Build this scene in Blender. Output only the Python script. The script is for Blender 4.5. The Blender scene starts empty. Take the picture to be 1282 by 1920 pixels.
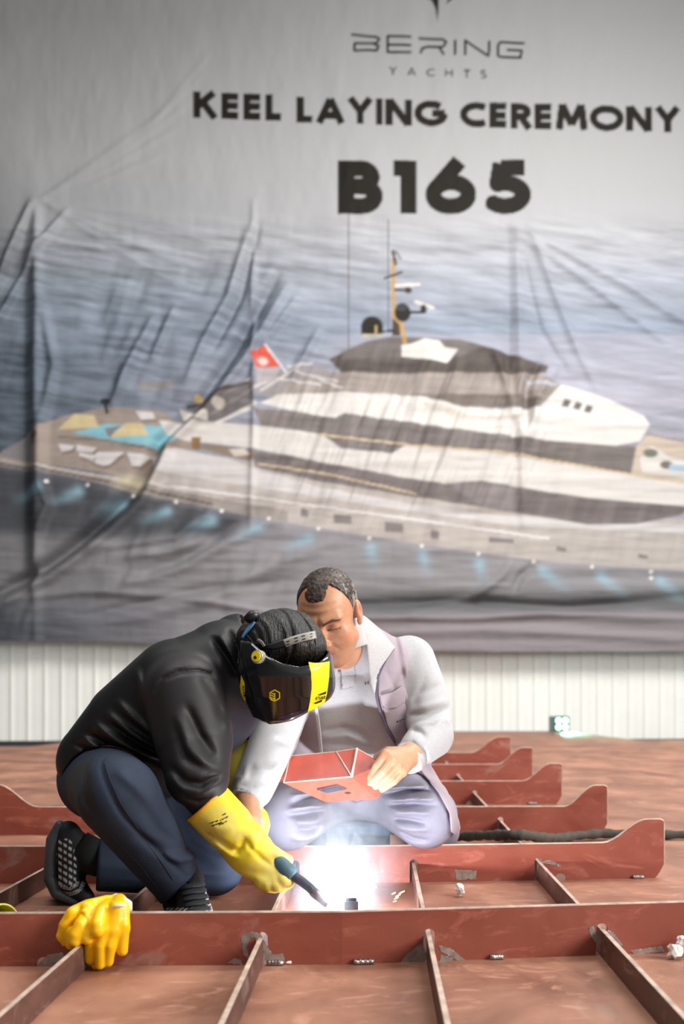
import bpy, bmesh, math, random
import numpy as np
from mathutils import Vector, Matrix

# ------------------------------------------------------------------ camera, light, exposure
C = bpy.context.scene.collection
SC = bpy.context.scene
F = 35.0 / 36.0 * 1920.0       # focal length in pixels of the 1282 x 1920 frame
H = 0.58                       # height of the lens over the steel plating
HZ = 1290.0                    # row of the horizon (the lens is shifted, verticals stay upright)

cam = bpy.data.cameras.new('camera')
cam.sensor_fit = 'VERTICAL'; cam.sensor_height = 36.0; cam.sensor_width = 24.0
cam.lens = 35.0; cam.shift_y = (HZ - 960.0) / 1920.0
cam.dof.use_dof = True; cam.dof.focus_distance = 2.55; cam.dof.aperture_fstop = 2.8
camo = bpy.data.objects.new('camera', cam); C.objects.link(camo)
camo.location = (0, 0, H); camo.rotation_euler = (math.pi / 2, 0, 0)
SC.camera = camo

w = bpy.data.worlds.new('world'); SC.world = w; w.use_nodes = True
w.node_tree.nodes['Background'].inputs[0].default_value = (0.96, 0.98, 1.0, 1)
# the hall stands open to the right and is dark to the left
_nt = w.node_tree; _tc = _nt.nodes.new('ShaderNodeTexCoord'); _sx = _nt.nodes.new('ShaderNodeSeparateXYZ'); _mr = _nt.nodes.new('ShaderNodeMapRange')
_nt.links.new(_tc.outputs['Generated'], _sx.inputs[0]); _nt.links.new(_sx.outputs[0], _mr.inputs['Value'])
_mr.inputs['From Min'].default_value = -0.8; _mr.inputs['From Max'].default_value = 0.9; _mr.inputs['To Min'].default_value = 0.09; _mr.inputs['To Max'].default_value = 0.72
_nt.links.new(_mr.outputs[0], _nt.nodes['Background'].inputs[1])

def area_light(name, loc, target, size, power, col):
    l = bpy.data.lights.new(name, 'AREA'); l.shape = 'RECTANGLE'; l.size, l.size_y = size
    l.energy = power; l.color = col
    o = bpy.data.objects.new(name, l); C.objects.link(o); o.location = loc
    o.rotation_euler = (Vector(target) - Vector(loc)).to_track_quat('-Z', 'Y').to_euler()
    return o
area_light('hall_door_light', (7.0, -0.5, 4.0), (0, 2.9, 0.3), (3.5, 3.5), 860, (1.0, 0.975, 0.94))
area_light('hall_roof_light', (4.2, 6.5, 9.0), (-0.5, 14.0, 1.6), (5, 3.5), 1450, (1.0, 0.98, 0.95))
area_light('hall_roof_light', (-1.5, 1.5, 7.0), (-0.2, 2.8, 0.4), (3, 3), 210, (1.0, 0.98, 0.95))

SC.view_settings.view_transform = 'Standard'; SC.view_settings.look = 'None'
SC.view_settings.gamma = 1.0; SC.view_settings.use_curve_mapping = False
SC.view_settings.exposure = 0.0

# ------------------------------------------------------------------ small helpers
random.seed(7)
RNG = np.random.default_rng(7)
f32 = np.float32

def P(px, py, Y):
    return np.array([(px - 641.0) / F * Y, Y, H - (py - HZ) / F * Y], dtype=f32)

def lin(r, g, b):
    out = []
    for v in (r, g, b):
        v = v / 255.0
        out.append(v / 12.92 if v <= 0.04045 else ((v + 0.055) / 1.055) ** 2.4)
    return tuple(out)
def L(*c): return np.array(lin(*c), dtype=f32)

def wloc(o):
    v = Vector((0, 0, 0))
    while o is not None:
        v = v + o.location; o = o.parent
    return v

def tag(o, label=None, cat=None, group=None, kind=None):
    if label: o['label'] = label
    if cat: o['category'] = cat
    if group: o['group'] = group
    if kind: o['kind'] = kind
    return o

def thing(name, label, cat, loc=(0, 0, 0), group=None):
    o = bpy.data.objects.new(name, None); C.objects.link(o)
    o.location = [float(v) for v in loc]; o.empty_display_size = 0.05
    return tag(o, label, cat, group)

def mk(name, verts, faces, mat, parent=None, smooth=True, cols=None, loc=None):
    """one mesh object from world-space vertices (numpy) and quads (numpy) or a list of faces"""
    verts = np.asarray(verts, dtype=f32)
    off = np.array(wloc(parent), dtype=f32) if parent is not None else (np.asarray(loc, dtype=f32) if loc is not None else np.zeros(3, f32))
    vv = verts - off
    me = bpy.data.meshes.new(name)
    if isinstance(faces, np.ndarray):
        n = faces.shape[1]
        me.vertices.add(len(vv)); me.vertices.foreach_set('co', vv.ravel())
        me.loops.add(faces.size); me.loops.foreach_set('vertex_index', faces.astype(np.int32).ravel())
        me.polygons.add(len(faces)); me.polygons.foreach_set('loop_start', np.arange(0, faces.size, n, dtype=np.int32))
        me.update(calc_edges=True); me.validate()
    else:
        me.from_pydata([tuple(map(float, v)) for v in vv], [], [tuple(int(i) for i in q) for q in faces]); me.update()
    me.polygons.foreach_set('use_smooth', np.full(len(me.polygons), bool(smooth)))
    if cols is not None:
        a = me.color_attributes.new('Col', 'FLOAT_COLOR', 'POINT')
        c4 = np.ones((len(vv), 4), dtype=f32); c4[:, :3] = cols
        a.data.foreach_set('color', c4.ravel())
    if mat is not None: me.materials.append(mat)
    o = bpy.data.objects.new(name, me); C.objects.link(o)
    if parent is not None: o.parent = parent
    elif loc is not None: o.location = [float(v) for v in loc]
    return o

class MB:
    """collects simple shapes and links them as one mesh"""
    def __init__(s): s.v = []; s.f = []
    def add(s, v, f):
        n = len(s.v); s.v += [tuple(map(float, q)) for q in v]; s.f += [tuple(i + n for i in q) for q in f]; return s
    def box(s, lo, hi):
        x0, y0, z0 = lo; x1, y1, z1 = hi
        return s.add([(x0,y0,z0),(x1,y0,z0),(x1,y1,z0),(x0,y1,z0),(x0,y0,z1),(x1,y0,z1),(x1,y1,z1),(x0,y1,z1)],
                     [(0,3,2,1),(4,5,6,7),(0,1,5,4),(1,2,6,5),(2,3,7,6),(3,0,4,7)])
    def tube(s, pts, rad, n=12, closed=False):
        pts = [Vector([float(c) for c in p]) for p in pts]
        if not hasattr(rad, '__len__'): rad = [rad] * len(pts)
        m = len(pts); vs = []; fs = []
        ref = None
        for i, p in enumerate(pts):
            a = pts[(i - 1) % m] if closed or i > 0 else p
            b = pts[(i + 1) % m] if closed or i < m - 1 else p
            t = (b - a).normalized()
            if ref is None:
                ref = Vector((0, 0, 1)) if abs(t.z) < 0.9 else Vector((1, 0, 0))
            u = (ref - t * ref.dot(t)).normalized(); ref = u; w_ = t.cross(u)
            for k in range(n):
                an = 2 * math.pi * k / n
                vs.append(p + (u * math.cos(an) + w_ * math.sin(an)) * rad[i])
        for i in range(m if closed else m - 1):
            j = (i + 1) % m
            for k in range(n):
                l = (k + 1) % n
                fs.append((i*n+k, i*n+l, j*n+l, j*n+k))
        if not closed:
            fs.append(tuple(range(n))[::-1]); fs.append(tuple((m-1)*n + k for k in range(n)))
        return s.add(vs, fs)
    def prism(s, poly, d):
        """poly: list of 3-D points, extruded by vector d"""
        n = len(poly); d = np.asarray(d, float)
        vs = [tuple(p) for p in poly] + [tuple(np.asarray(p, float) + d) for p in poly]
        return s.add(vs, [tuple(range(n))[::-1], tuple(range(n, 2*n))] + [(i, (i+1) % n, n + (i+1) % n, n + i) for i in range(n)])
    def build(s, name, mat, parent=None, smooth=False, loc=None, bevel=0):
        o = mk(name, np.array(s.v, dtype=f32), s.f, mat, parent, smooth, loc=loc)
        if bevel:
            b = o.modifiers.new('bevel', 'BEVEL'); b.width = bevel; b.segments = 2; b.limit_method = 'ANGLE'
        return o

# ------------------------------------------------------------------ numpy noise
def vnoise(x, y, seed=0):
    r = np.random.default_rng(seed); T = r.random((256, 256)).astype(f32)
    xi = np.floor(x).astype(int); yi = np.floor(y).astype(int)
    fx = (x - xi); fy = (y - yi); fx = fx*fx*(3-2*fx); fy = fy*fy*(3-2*fy)
    a = T[xi & 255, yi & 255]; b = T[(xi+1) & 255, yi & 255]; c = T[xi & 255, (yi+1) & 255]; d = T[(xi+1) & 255, (yi+1) & 255]
    return (a*(1-fx)+b*fx)*(1-fy) + (c*(1-fx)+d*fx)*fy
def fbm(x, y, seed=0, oct=4):
    s = 0; a = 0.5; t = 0
    for i in range(oct):
        s = s + a*vnoise(x*2**i, y*2**i, seed+i); t += a; a *= 0.5
    return s / t
def n3(p, sc, seed=0):
    q = p*sc
    return (vnoise(q[:, 0]+0.37*q[:, 1], q[:, 2]+13.1, seed) + vnoise(q[:, 1]+0.41*q[:, 2], q[:, 0]-7.7, seed+5))*0.5
def sstep(a, b, x):
    t = np.clip((x-a)/(b-a), 0, 1); return t*t*(3-2*t)

# ------------------------------------------------------------------ signed-distance modelling
def cap(p, a, b, ra, rb=None):
    rb = ra if rb is None else rb
    a = np.asarray(a, f32); b = np.asarray(b, f32); ba = b-a
    q = p-a; t = np.clip((q@ba)/max(float(ba@ba), 1e-9), 0, 1)
    return np.linalg.norm(q - t[:, None]*ba, axis=1) - (ra+(rb-ra)*t)
def ell(p, c, r, R=None):
    q = p-np.asarray(c, f32)
    if R is not None: q = q@np.asarray(R, f32)        # columns of R are the local axes
    r = np.asarray(r, f32)
    k0 = np.linalg.norm(q/r, axis=1); k1 = np.linalg.norm(q/(r*r), axis=1)
    return np.where(k0 < 1e-4, -float(r.min()), k0*(k0-1.0)/np.maximum(k1, 1e-6))
def smin(a, b, k):
    h = np.maximum(k-np.abs(a-b), 0)/k
    return np.minimum(a, b) - h*h*k*0.25
def smax(a, b, k): return -smin(-a, -b, k)
def chain(p, pts, rad, k=0.0):
    d = None
    for i in range(len(pts)-1):
        e = cap(p, pts[i], pts[i+1], rad[i], rad[i+1])
        d = e if d is None else (np.minimum(d, e) if k == 0 else smin(d, e, k))
    return d
def plane(p, c, n):
    n = np.asarray(n, f32); n = n/np.linalg.norm(n)
    return (p-np.asarray(c, f32))@n
def sdpoly(x, y, poly):
    poly = np.asarray(poly, f32); n = len(poly)
    d = np.full(x.shape, 1e9, f32); s = np.ones(x.shape, f32)
    j = n-1
    for i in range(n):
        ex, ey = poly[j]-poly[i]; wx = x-poly[i, 0]; wy = y-poly[i, 1]
        t = np.clip((wx*ex+wy*ey)/max(ex*ex+ey*ey, 1e-9), 0, 1)
        bx = wx-ex*t; by = wy-ey*t
        d = np.minimum(d, bx*bx+by*by)
        c1 = y >= poly[i, 1]; c2 = y < poly[j, 1]; c3 = ex*wy > ey*wx
        flip = (c1 & c2 & c3) | (~c1 & ~c2 & ~c3)
        s = np.where(flip, -s, s); j = i
    return s*np.sqrt(d)
def polyline_dist(x, y, pts):
    """distance to a 2-D polyline and the fraction along it"""
    pts = np.asarray(pts, f32); seg = np.linalg.norm(np.diff(pts, axis=0), axis=1); tot = max(seg.sum(), 1e-9)
    best = np.full(x.shape, 1e9, f32); tt = np.zeros(x.shape, f32); acc = 0.0
    for i in range(len(pts)-1):
        ex, ey = pts[i+1]-pts[i]; wx = x-pts[i, 0]; wy = y-pts[i, 1]
        t = np.clip((wx*ex+wy*ey)/max(ex*ex+ey*ey, 1e-9), 0, 1)
        d = np.hypot(wx-ex*t, wy-ey*t); m = d < best
        best = np.where(m, d, best); tt = np.where(m, (acc+t*seg[i])/tot, tt); acc += seg[i]
    return best, tt
def folds(p, lst, Y):
    """cloth folds seen on the front of a garment: (points, amplitude, width), points given near depth Y"""
    out = np.zeros(len(p), f32)
    for pts, amp, wd in lst:
        q = [P(a, b, Y)[[0, 2]] for a, b in pts]
        d, t = polyline_dist(p[:, 0], p[:, 2], q)
        out += amp*np.exp(-(d/wd)**2)*np.sqrt(np.clip(4*t*(1-t)+0.08, 0, 1))
    return out

def mesh_sdf(f, lo, hi, h):
    """surface nets on a block-sparse grid"""
    B = 6
    lo = np.asarray(lo, f32); nb = np.maximum(np.ceil((np.asarray(hi, f32)-lo)/(h*B)).astype(int), 1); N = nb*B
    gi = np.stack(np.meshgrid(*[np.arange(n) for n in nb], indexing='ij'), -1).reshape(-1, 3)
    cen = (lo + (gi*B+(B-1)/2)*h).astype(f32)
    d0 = np.concatenate([f(cen[i:i+300000]) for i in range(0, len(cen), 300000)])
    act = np.abs(d0) < B*h*0.87*1.35+3*h
    D = np.repeat(np.repeat(np.repeat(d0.reshape(nb), B, 0), B, 1), B, 2).astype(f32)
    lof = np.stack(np.meshgrid(*[np.arange(B)]*3, indexing='ij'), -1).reshape(-1, 3)
    ab = gi[act]*B
    step = max(1, 400000//len(lof))
    for i in range(0, len(ab), step):
        ii = (ab[i:i+step, None, :]+lof[None]).reshape(-1, 3)
        D[ii[:, 0], ii[:, 1], ii[:, 2]] = f((lo+ii*h).astype(f32))
    I = D < 0
    cnt = np.zeros(N-1, np.int8); cor = [(a, b, c) for a in (0, 1) for b in (0, 1) for c in (0, 1)]
    sl = lambda c: tuple(slice(c[k], N[k]-1+c[k]) for k in range(3))
    for c in cor: cnt += I[sl(c)]
    M = (cnt > 0) & (cnt < 8); cells = np.argwhere(M)
    ids = np.full(N-1, -1, np.int32); ids[M] = np.arange(len(cells))
    vals = {c: D[cells[:, 0]+c[0], cells[:, 1]+c[1], cells[:, 2]+c[2]] for c in cor}
    pos = np.zeros((len(cells), 3), f32); num = np.zeros(len(cells), f32)
    for a in cor:
        for k in range(3):
            if a[k]: continue
            b = list(a); b[k] = 1; b = tuple(b)
            da, db = vals[a], vals[b]; x = (da < 0) != (db < 0)
            t = np.where(x, da/np.where(np.abs(da-db) < 1e-12, 1, da-db), 0)
            q = np.tile(np.array(a, f32), (len(cells), 1)); q[:, k] += t
            pos += q*x[:, None]; num += x
    V_ = lo+(cells+pos/np.maximum(num, 1)[:, None])*h
    Q = []
    for k in range(3):
        a = [slice(None)]*3; b = [slice(None)]*3
        a[k] = slice(0, N[k]-1); b[k] = slice(1, N[k])
        A, Bv = I[tuple(a)], I[tuple(b)]
        E = np.argwhere(A != Bv); o1, o2 = [m for m in range(3) if m != k]
        E = E[(E[:, o1] > 0) & (E[:, o2] > 0) & (E[:, o1] < N[o1]-1) & (E[:, o2] < N[o2]-1)]
        s = A[E[:, 0], E[:, 1], E[:, 2]]
        def cid(d1, d2):
            G = E.copy(); G[:, o1] -= d1; G[:, o2] -= d2; return ids[G[:, 0], G[:, 1], G[:, 2]]
        q = np.stack([cid(1, 1), cid(0, 1), cid(0, 0), cid(1, 0)], 1)
        if k == 1: s = ~s
        q[~s] = q[~s][:, ::-1]; Q.append(q)
    Q = np.concatenate(Q); Q = Q[(Q >= 0).all(1)]
    return V_, Q

def sculpt(name, f, lo, hi, h, mat, parent=None, colf=None, loc=None, label=None, largest=False):
    v, q = mesh_sdf(f, lo, hi, h)
    if largest:
        lab = np.arange(len(v))
        while True:
            m = lab[q].min(1); old = lab.copy()
            for k in range(4): np.minimum.at(lab, q[:, k], m)
            lab = lab[lab]
            if (lab == old).all(): break
        r, ct = np.unique(lab, return_counts=True); keep = lab == r[ct.argmax()]
        q = q[keep[q].all(1)]; nid = np.cumsum(keep)-1; v = v[keep]; q = nid[q]
    o = mk(name, v, q, mat, parent, True, cols=None if colf is None else colf(v), loc=loc)
    if label: o['label'] = label
    return o

def bounds(pts, m):
    a = np.array(pts); return a.min(0)-m, a.max(0)+m

# ------------------------------------------------------------------ materials
def newmat(name):
    m = bpy.data.materials.new(name); m.use_nodes = True
    nt = m.node_tree; b = nt.nodes['Principled BSDF']; return m, nt, b
def nd(nt, kind, **kw):
    n = nt.nodes.new(kind)
    for k, v in kw.items(): setattr(n, k, v)
    return n
def pos_noise(nt, scale, detail=4, rough=0.55, dist=0.0, stretch=(1, 1, 1)):
    g = nd(nt, 'ShaderNodeNewGeometry'); mp = nd(nt, 'ShaderNodeMapping'); mp.inputs['Scale'].default_value = stretch
    nt.links.new(g.outputs['Position'], mp.inputs['Vector'])
    n = nd(nt, 'ShaderNodeTexNoise'); n.inputs['Scale'].default_value = scale; n.inputs['Detail'].default_value = detail
    n.inputs['Roughness'].default_value = rough; n.inputs['Distortion'].default_value = dist
    nt.links.new(mp.outputs[0], n.inputs['Vector']); return n.outputs['Fac']
def ramp(nt, fac, a, b):
    r = nd(nt, 'ShaderNodeMapRange'); r.inputs['From Min'].default_value = a; r.inputs['From Max'].default_value = b
    nt.links.new(fac, r.inputs['Value']); return r.outputs[0]
def mix(nt, fac, c1, c2, scale=1.0):
    m = nd(nt, 'ShaderNodeMix', data_type='RGBA')
    if scale != 1.0:
        q = nd(nt, 'ShaderNodeMath', operation='MULTIPLY'); q.inputs[1].default_value = scale; nt.links.new(fac, q.inputs[0]); fac = q.outputs[0]
    nt.links.new(fac, m.inputs[0])
    for c, s in ((c1, m.inputs[6]), (c2, m.inputs[7])):
        if isinstance(c, tuple): s.default_value = (*c, 1)
        else: nt.links.new(c, s)
    return m.outputs[2]
def set_bump(nt, b, fac, strength, dist=0.002):
    n = nd(nt, 'ShaderNodeBump'); n.inputs['Strength'].default_value = strength; n.inputs['Distance'].default_value = dist
    nt.links.new(fac, n.inputs['Height']); nt.links.new(n.outputs[0], b.inputs['Normal'])

def plain(name, rgb, rough=0.6, metal=0.0, var=0.12, vscale=30, bump=0.0, bscale=300, spec=0.5, coat=0.0, sheen=0.0):
    m, nt, b = newmat(name); c = lin(*rgb)
    f = ramp(nt, pos_noise(nt, vscale, 4), 0.3, 0.7)
    col = mix(nt, f, tuple(v*(1-var) for v in c), tuple(min(1, v*(1+var)) for v in c))
    nt.links.new(col, b.inputs['Base Color'])
    b.inputs['Roughness'].default_value = rough; b.inputs['Metallic'].default_value = metal
    b.inputs['Specular IOR Level'].default_value = spec; b.inputs['Coat Weight'].default_value = coat; b.inputs['Coat Roughness'].default_value = 0.08
    b.inputs['Sheen Weight'].default_value = sheen
    if bump: set_bump(nt, b, pos_noise(nt, bscale, 3), bump)
    return m
def painted(name, rough=0.6, bump=0.0, bscale=300, spec=0.5, coat=0.0, var=0.0, vscale=60, sheen=0.0):
    """colour from the mesh's own colour attribute (print, dye, stitching)"""
    m, nt, b = newmat(name)
    a = nd(nt, 'ShaderNodeAttribute', attribute_name='Col'); col = a.outputs['Color']
    if var:
        f = ramp(nt, pos_noise(nt, vscale, 4), 0.3, 0.7); mul = nd(nt, 'ShaderNodeMix', data_type='RGBA', blend_type='MULTIPLY'); mul.inputs[0].default_value = 1
        nt.links.new(col, mul.inputs[6]); nt.links.new(mix(nt, f, (1-var,)*3, (1.0,)*3), mul.inputs[7]); col = mul.outputs[2]
    nt.links.new(col, b.inputs['Base Color']); b.inputs['Roughness'].default_value = rough
    b.inputs['Specular IOR Level'].default_value = spec; b.inputs['Coat Weight'].default_value = coat; b.inputs['Coat Roughness'].default_value = 0.1
    b.inputs['Sheen Weight'].default_value = sheen
    if bump: set_bump(nt, b, pos_noise(nt, bscale, 3), bump)
    return m
def emit(name, rgb, strength):
    m, nt, b = newmat(name); b.inputs['Base Color'].default_value = (*rgb, 1)
    b.inputs['Emission Color'].default_value = (*rgb, 1); b.inputs['Emission Strength'].default_value = strength; return m

def primer(name, dark, light, grey=0.35, stretch=(1, 1, 1), sc=3.0, glo=0.60, ghi=0.72):
    """red shop primer on steel: mottled, with ground and scuffed patches"""
    m, nt, b = newmat(name)
    n1 = ramp(nt, pos_noise(nt, sc, 6, 0.6, 0.6, stretch), 0.34, 0.66)
    c = mix(nt, n1, lin(*dark), lin(*light))
    n4 = ramp(nt, pos_noise(nt, sc*4.5, 5, 0.6, 1.6, (stretch[0]*0.6, stretch[1]*1.5, stretch[2])), 0.56, 0.74)
    c = mix(nt, n4, c, tuple(v*1.35+0.04 for v in lin(*light)), 0.7)
    n2 = ramp(nt, pos_noise(nt, sc*1.4, 5, 0.6, 1.2, stretch), glo, ghi)
    c = mix(nt, n2, c, lin(176, 160, 148), grey)
    n3_ = ramp(nt, pos_noise(nt, sc*12, 3, 0.6, 0.4, stretch), 0.66, 0.78)
    c = mix(nt, n3_, c, lin(70, 48, 42), 0.3)
    nt.links.new(c, b.inputs['Base Color'])
    r = nd(nt, 'ShaderNodeMapRange'); r.inputs['To Min'].default_value = 0.42; r.inputs['To Max'].default_value = 0.66
    nt.links.new(n1, r.inputs['Value']); nt.links.new(r.outputs[0], b.inputs['Roughness'])
    set_bump(nt, b, pos_noise(nt, 25, 5), 0.12, 0.004)
    return m

M = {}
M['deck'] = primer('plating_primer', (118, 75, 57), (170, 121, 97), 0.4, (1, 0.75, 1), 2.6)
M['frame'] = primer('frame_primer', (130, 61, 46), (156, 83, 64), 0.45, (0.7, 1, 1.2), 3.2)
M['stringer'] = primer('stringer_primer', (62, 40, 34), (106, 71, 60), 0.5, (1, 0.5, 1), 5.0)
M['edge'] = plain('ground_edge', (190, 168, 152), 0.45, 0.1, 0.35, 25)
M['weld'] = plain('weld_metal', (176, 172, 168), 0.3, 0.9, 0.3, 120, 0.5, 200)
M['wall'] = plain('wall_sheet', (232, 231, 224), 0.5, 0, 0.03, 2)
M['hall_floor'] = plain('hall_concrete', (120, 124, 128), 0.7, 0, 0.15, 3)
M['dark'] = plain('dark_base', (48, 46, 46), 0.7)
M['banner'] = painted('banner_print', 0.6, 0.0, spec=0.12)
M['skin'] = painted('skin', 0.42, 0.10, 500, 0.45, var=0.12, vscale=90)
M['hair'] = painted('hair', 0.5, 0.0, spec=0.4, var=0.25, vscale=200)
M['black_hair'] = plain('black_hair', (24, 20, 19), 0.33, 0, 0.5, 120, 0.0, spec=0.6)
def strands(name, rgb, stretch):
    m, nt, b = newmat(name); f = pos_noise(nt, 1.0, 3, 0.6, 0.3, stretch); f2 = pos_noise(nt, 1.0, 3, 0.6, 0.8, tuple(s*0.35 for s in stretch))
    nt.links.new(mix(nt, ramp(nt, f, .35, .7), tuple(v*.5 for v in lin(*rgb)), tuple(v*1.7 for v in lin(*rgb))), b.inputs['Base Color'])
    b.inputs['Roughness'].default_value = 0.36; b.inputs['Specular IOR Level'].default_value = 0.6
    a = nd(nt, 'ShaderNodeMath', operation='ADD'); nt.links.new(f, a.inputs[0]); nt.links.new(f2, a.inputs[1]); set_bump(nt, b, a.outputs[0], 0.9, 0.004); return m
M['black_hair'] = strands('black_hair', (26, 22, 20), (330, 220, 34))
M['jacket'] = painted('jacket_softshell', 0.55, 0.05, 700, 0.35)
M['jeans'] = painted('navy_denim', 0.8, 0.22, 900, 0.25, var=0.25, vscale=16)
M['seam'] = plain('denim_seam', (30, 35, 46), 0.8)
M['jeans2'] = plain('grey_denim', (140, 138, 152), 0.75, 0, 0.12, 14, 0.2, 900, 0.3)
M['sweater'] = painted('heather_sweater', 0.85, 0.22, 650, 0.2, var=0.10, vscale=260, sheen=0.15)
M['vest'] = painted('vest_cotton', 0.8, 0.12, 900, 0.25, var=0.06, vscale=60)
M['fleece'] = plain('fleece', (192, 191, 189), 0.9, 0, 0.06, 200, 0.4, 500, 0.2, sheen=0.2)
M['gauntlet'] = painted('yellow_leather', 0.62, 0.16, 160, 0.35, var=0.14, vscale=40)
M['trim'] = plain('orange_binding', (240, 170, 20), 0.6)
M['rubber_glove'] = plain('yellow_rubber', (250, 192, 8), 0.28, 0, 0.05, 30, 0.05, 60, 0.5)
M['knit'] = plain('white_knit', (222, 214, 200), 0.9, 0, 0.1, 200, 0.4, 400)
M['helmet'] = plain('helmet_shell', (12, 12, 13), 0.16, 0, 0.1, 20, 0.02, 80, 0.6, coat=0.6)
M['yellow'] = plain('yellow_panel', (246, 224, 10), 0.32, 0, 0.03, 30)
M['blackink'] = plain('black_ink', (18, 17, 16), 0.5)
M['lens'] = plain('lens', (46, 30, 52), 0.06, 0.2, 0.2, 20, coat=0.8)
M['strap'] = plain('grey_strap', (150, 146, 138), 0.4, 0.1, 0.1, 60)
M['plastic'] = plain('black_plastic', (26, 26, 27), 0.4)
M['blue'] = plain('blue_plastic', (92, 150, 190), 0.4)
M['shoe'] = painted('shoe_knit', 0.65, 0.15, 600, 0.35)
M['sole'] = plain('rubber_sole', (62, 65, 70), 0.5, 0, 0.15, 40)
M['sock'] = plain('black_sock', (16, 16, 18), 0.9)
M['lace'] = plain('black_lace', (28, 32, 36), 0.7)
M['torch'] = plain('torch_grip', (58, 92, 104), 0.5, 0, 0.1, 40)
M['torch_neck'] = plain('torch_neck', (42, 48, 64), 0.4, 0.2, 0.2, 40)
M['nozzle'] = plain('nozzle_metal', (104, 92, 92), 0.35, 0.7, 0.25, 60)
M['shield'] = plain('red_primed_sheet', (206, 82, 58), 0.5, 0, 0.1, 25, 0.04, 60)
M['bare'] = plain('bare_edge', (226, 206, 192), 0.5, 0.1)
M['glass'] = plain('dark_filter_glass', (60, 66, 82), 0.12, 0.1)
M['hose'] = plain('hose_cover', (62, 58, 50), 0.8, 0, 0.35, 30, 0.6, 60)
M['paper'] = plain('crumpled_paper', (232, 228, 222), 0.8)
M['steel_block'] = plain('steel_block', (92, 88, 100), 0.4, 0.5, 0.2, 40)
M['lamp_body'] = plain('lamp_green', (14, 120, 92), 0.4)
M['lamp_case'] = plain('lamp_case', (96, 108, 108), 0.5)
M['led'] = emit('led', (0.72, 1.0, 0.9), 2.6)
M['arc'] = emit('arc', (0.8, 0.88, 1.0), 260.0)
M['spark'] = emit('spark', (1.0, 0.62, 0.3), 14.0)
M['plum'] = plain('zip_tape', (92, 84, 100), 0.7)
M['ground'] = plain('ground_steel', (158, 146, 136), 0.45, 0.35, 0.3, 60)
M['vest_plain'] = plain('vest_cloth', (166, 153, 160), 0.8, 0, 0.05, 60, 0.12, 900, 0.25)
M['placket'] = plain('shirt_placket', (178, 178, 181), 0.9, 0, 0.06, 200, 0.4, 500, 0.2)
M['seat'] = plain('seat_cover', (60, 78, 98), 0.75)
# ------------------------------------------------------------------ the hall: wall, floor, plating
WY = lambda X: 14.5 + 0.06*X
def build_wall():
    pitch = 0.236; prof = []
    x = -9.0
    while x < 9.0:
        prof += [(x, 0), (x+0.012, 0.0), (x+0.020, -0.02), (x+0.050, -0.02), (x+0.058, 0), (x+0.138, 0), (x+0.142, -0.004), (x+0.150, -0.004), (x+0.154, 0)]; x += pitch
    vs = []; fs = []
    for z in (-0.25, 14.0):
        vs += [(X, WY(X)+d, z) for X, d in prof]
    n = len(prof)
    for i in range(n-1): fs.append((i, i+1, n+i+1, n+i))
    tag(mk('wall_back', np.array(vs), fs, M['wall'], None, False), kind='structure')
    b = MB(); b.prism([(-9, WY(-9)-0.03, -0.25), (9, WY(9)-0.03, -0.25), (9, WY(9)-0.03, -0.175), (-9, WY(-9)-0.03, -0.175)], (0, 0.02, 0))
    tag(b.build('baseboard_back', M['dark']), kind='structure')
    b = MB(); b.box((-14, -4, -0.35), (14, 16, -0.25))
    tag(b.build('floor', M['hall_floor']), kind='structure')
build_wall()
FL = lambda px, py: P(px, py, F*H/(py-HZ))
deck_out = [(-2.6, 0.5), (2.9, 0.5), (5.4, 10.9), tuple(FL(1282, 1387.5)[:2]), tuple(FL(1190, 1387.5)[:2]), tuple(FL(1085, 1374)[:2]), tuple(FL(1040, 1370.5)[:2]),
            tuple(FL(830, 1371)[:2]), tuple(FL(560, 1376)[:2]), tuple(FL(150, 1389)[:2]), tuple(FL(50, 1400)[:2]), tuple(FL(0, 1400)[:2]), (-4.6, 9.8)]
b = MB(); b.prism([(x, y, 0.0) for x, y in deck_out], (0, 0, -0.02))
tag(b.build('steel_plating', M['deck']), 'rust-red primed steel bottom plating that all the frames and both men stand on', 'steel plate', kind='structure')

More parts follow.
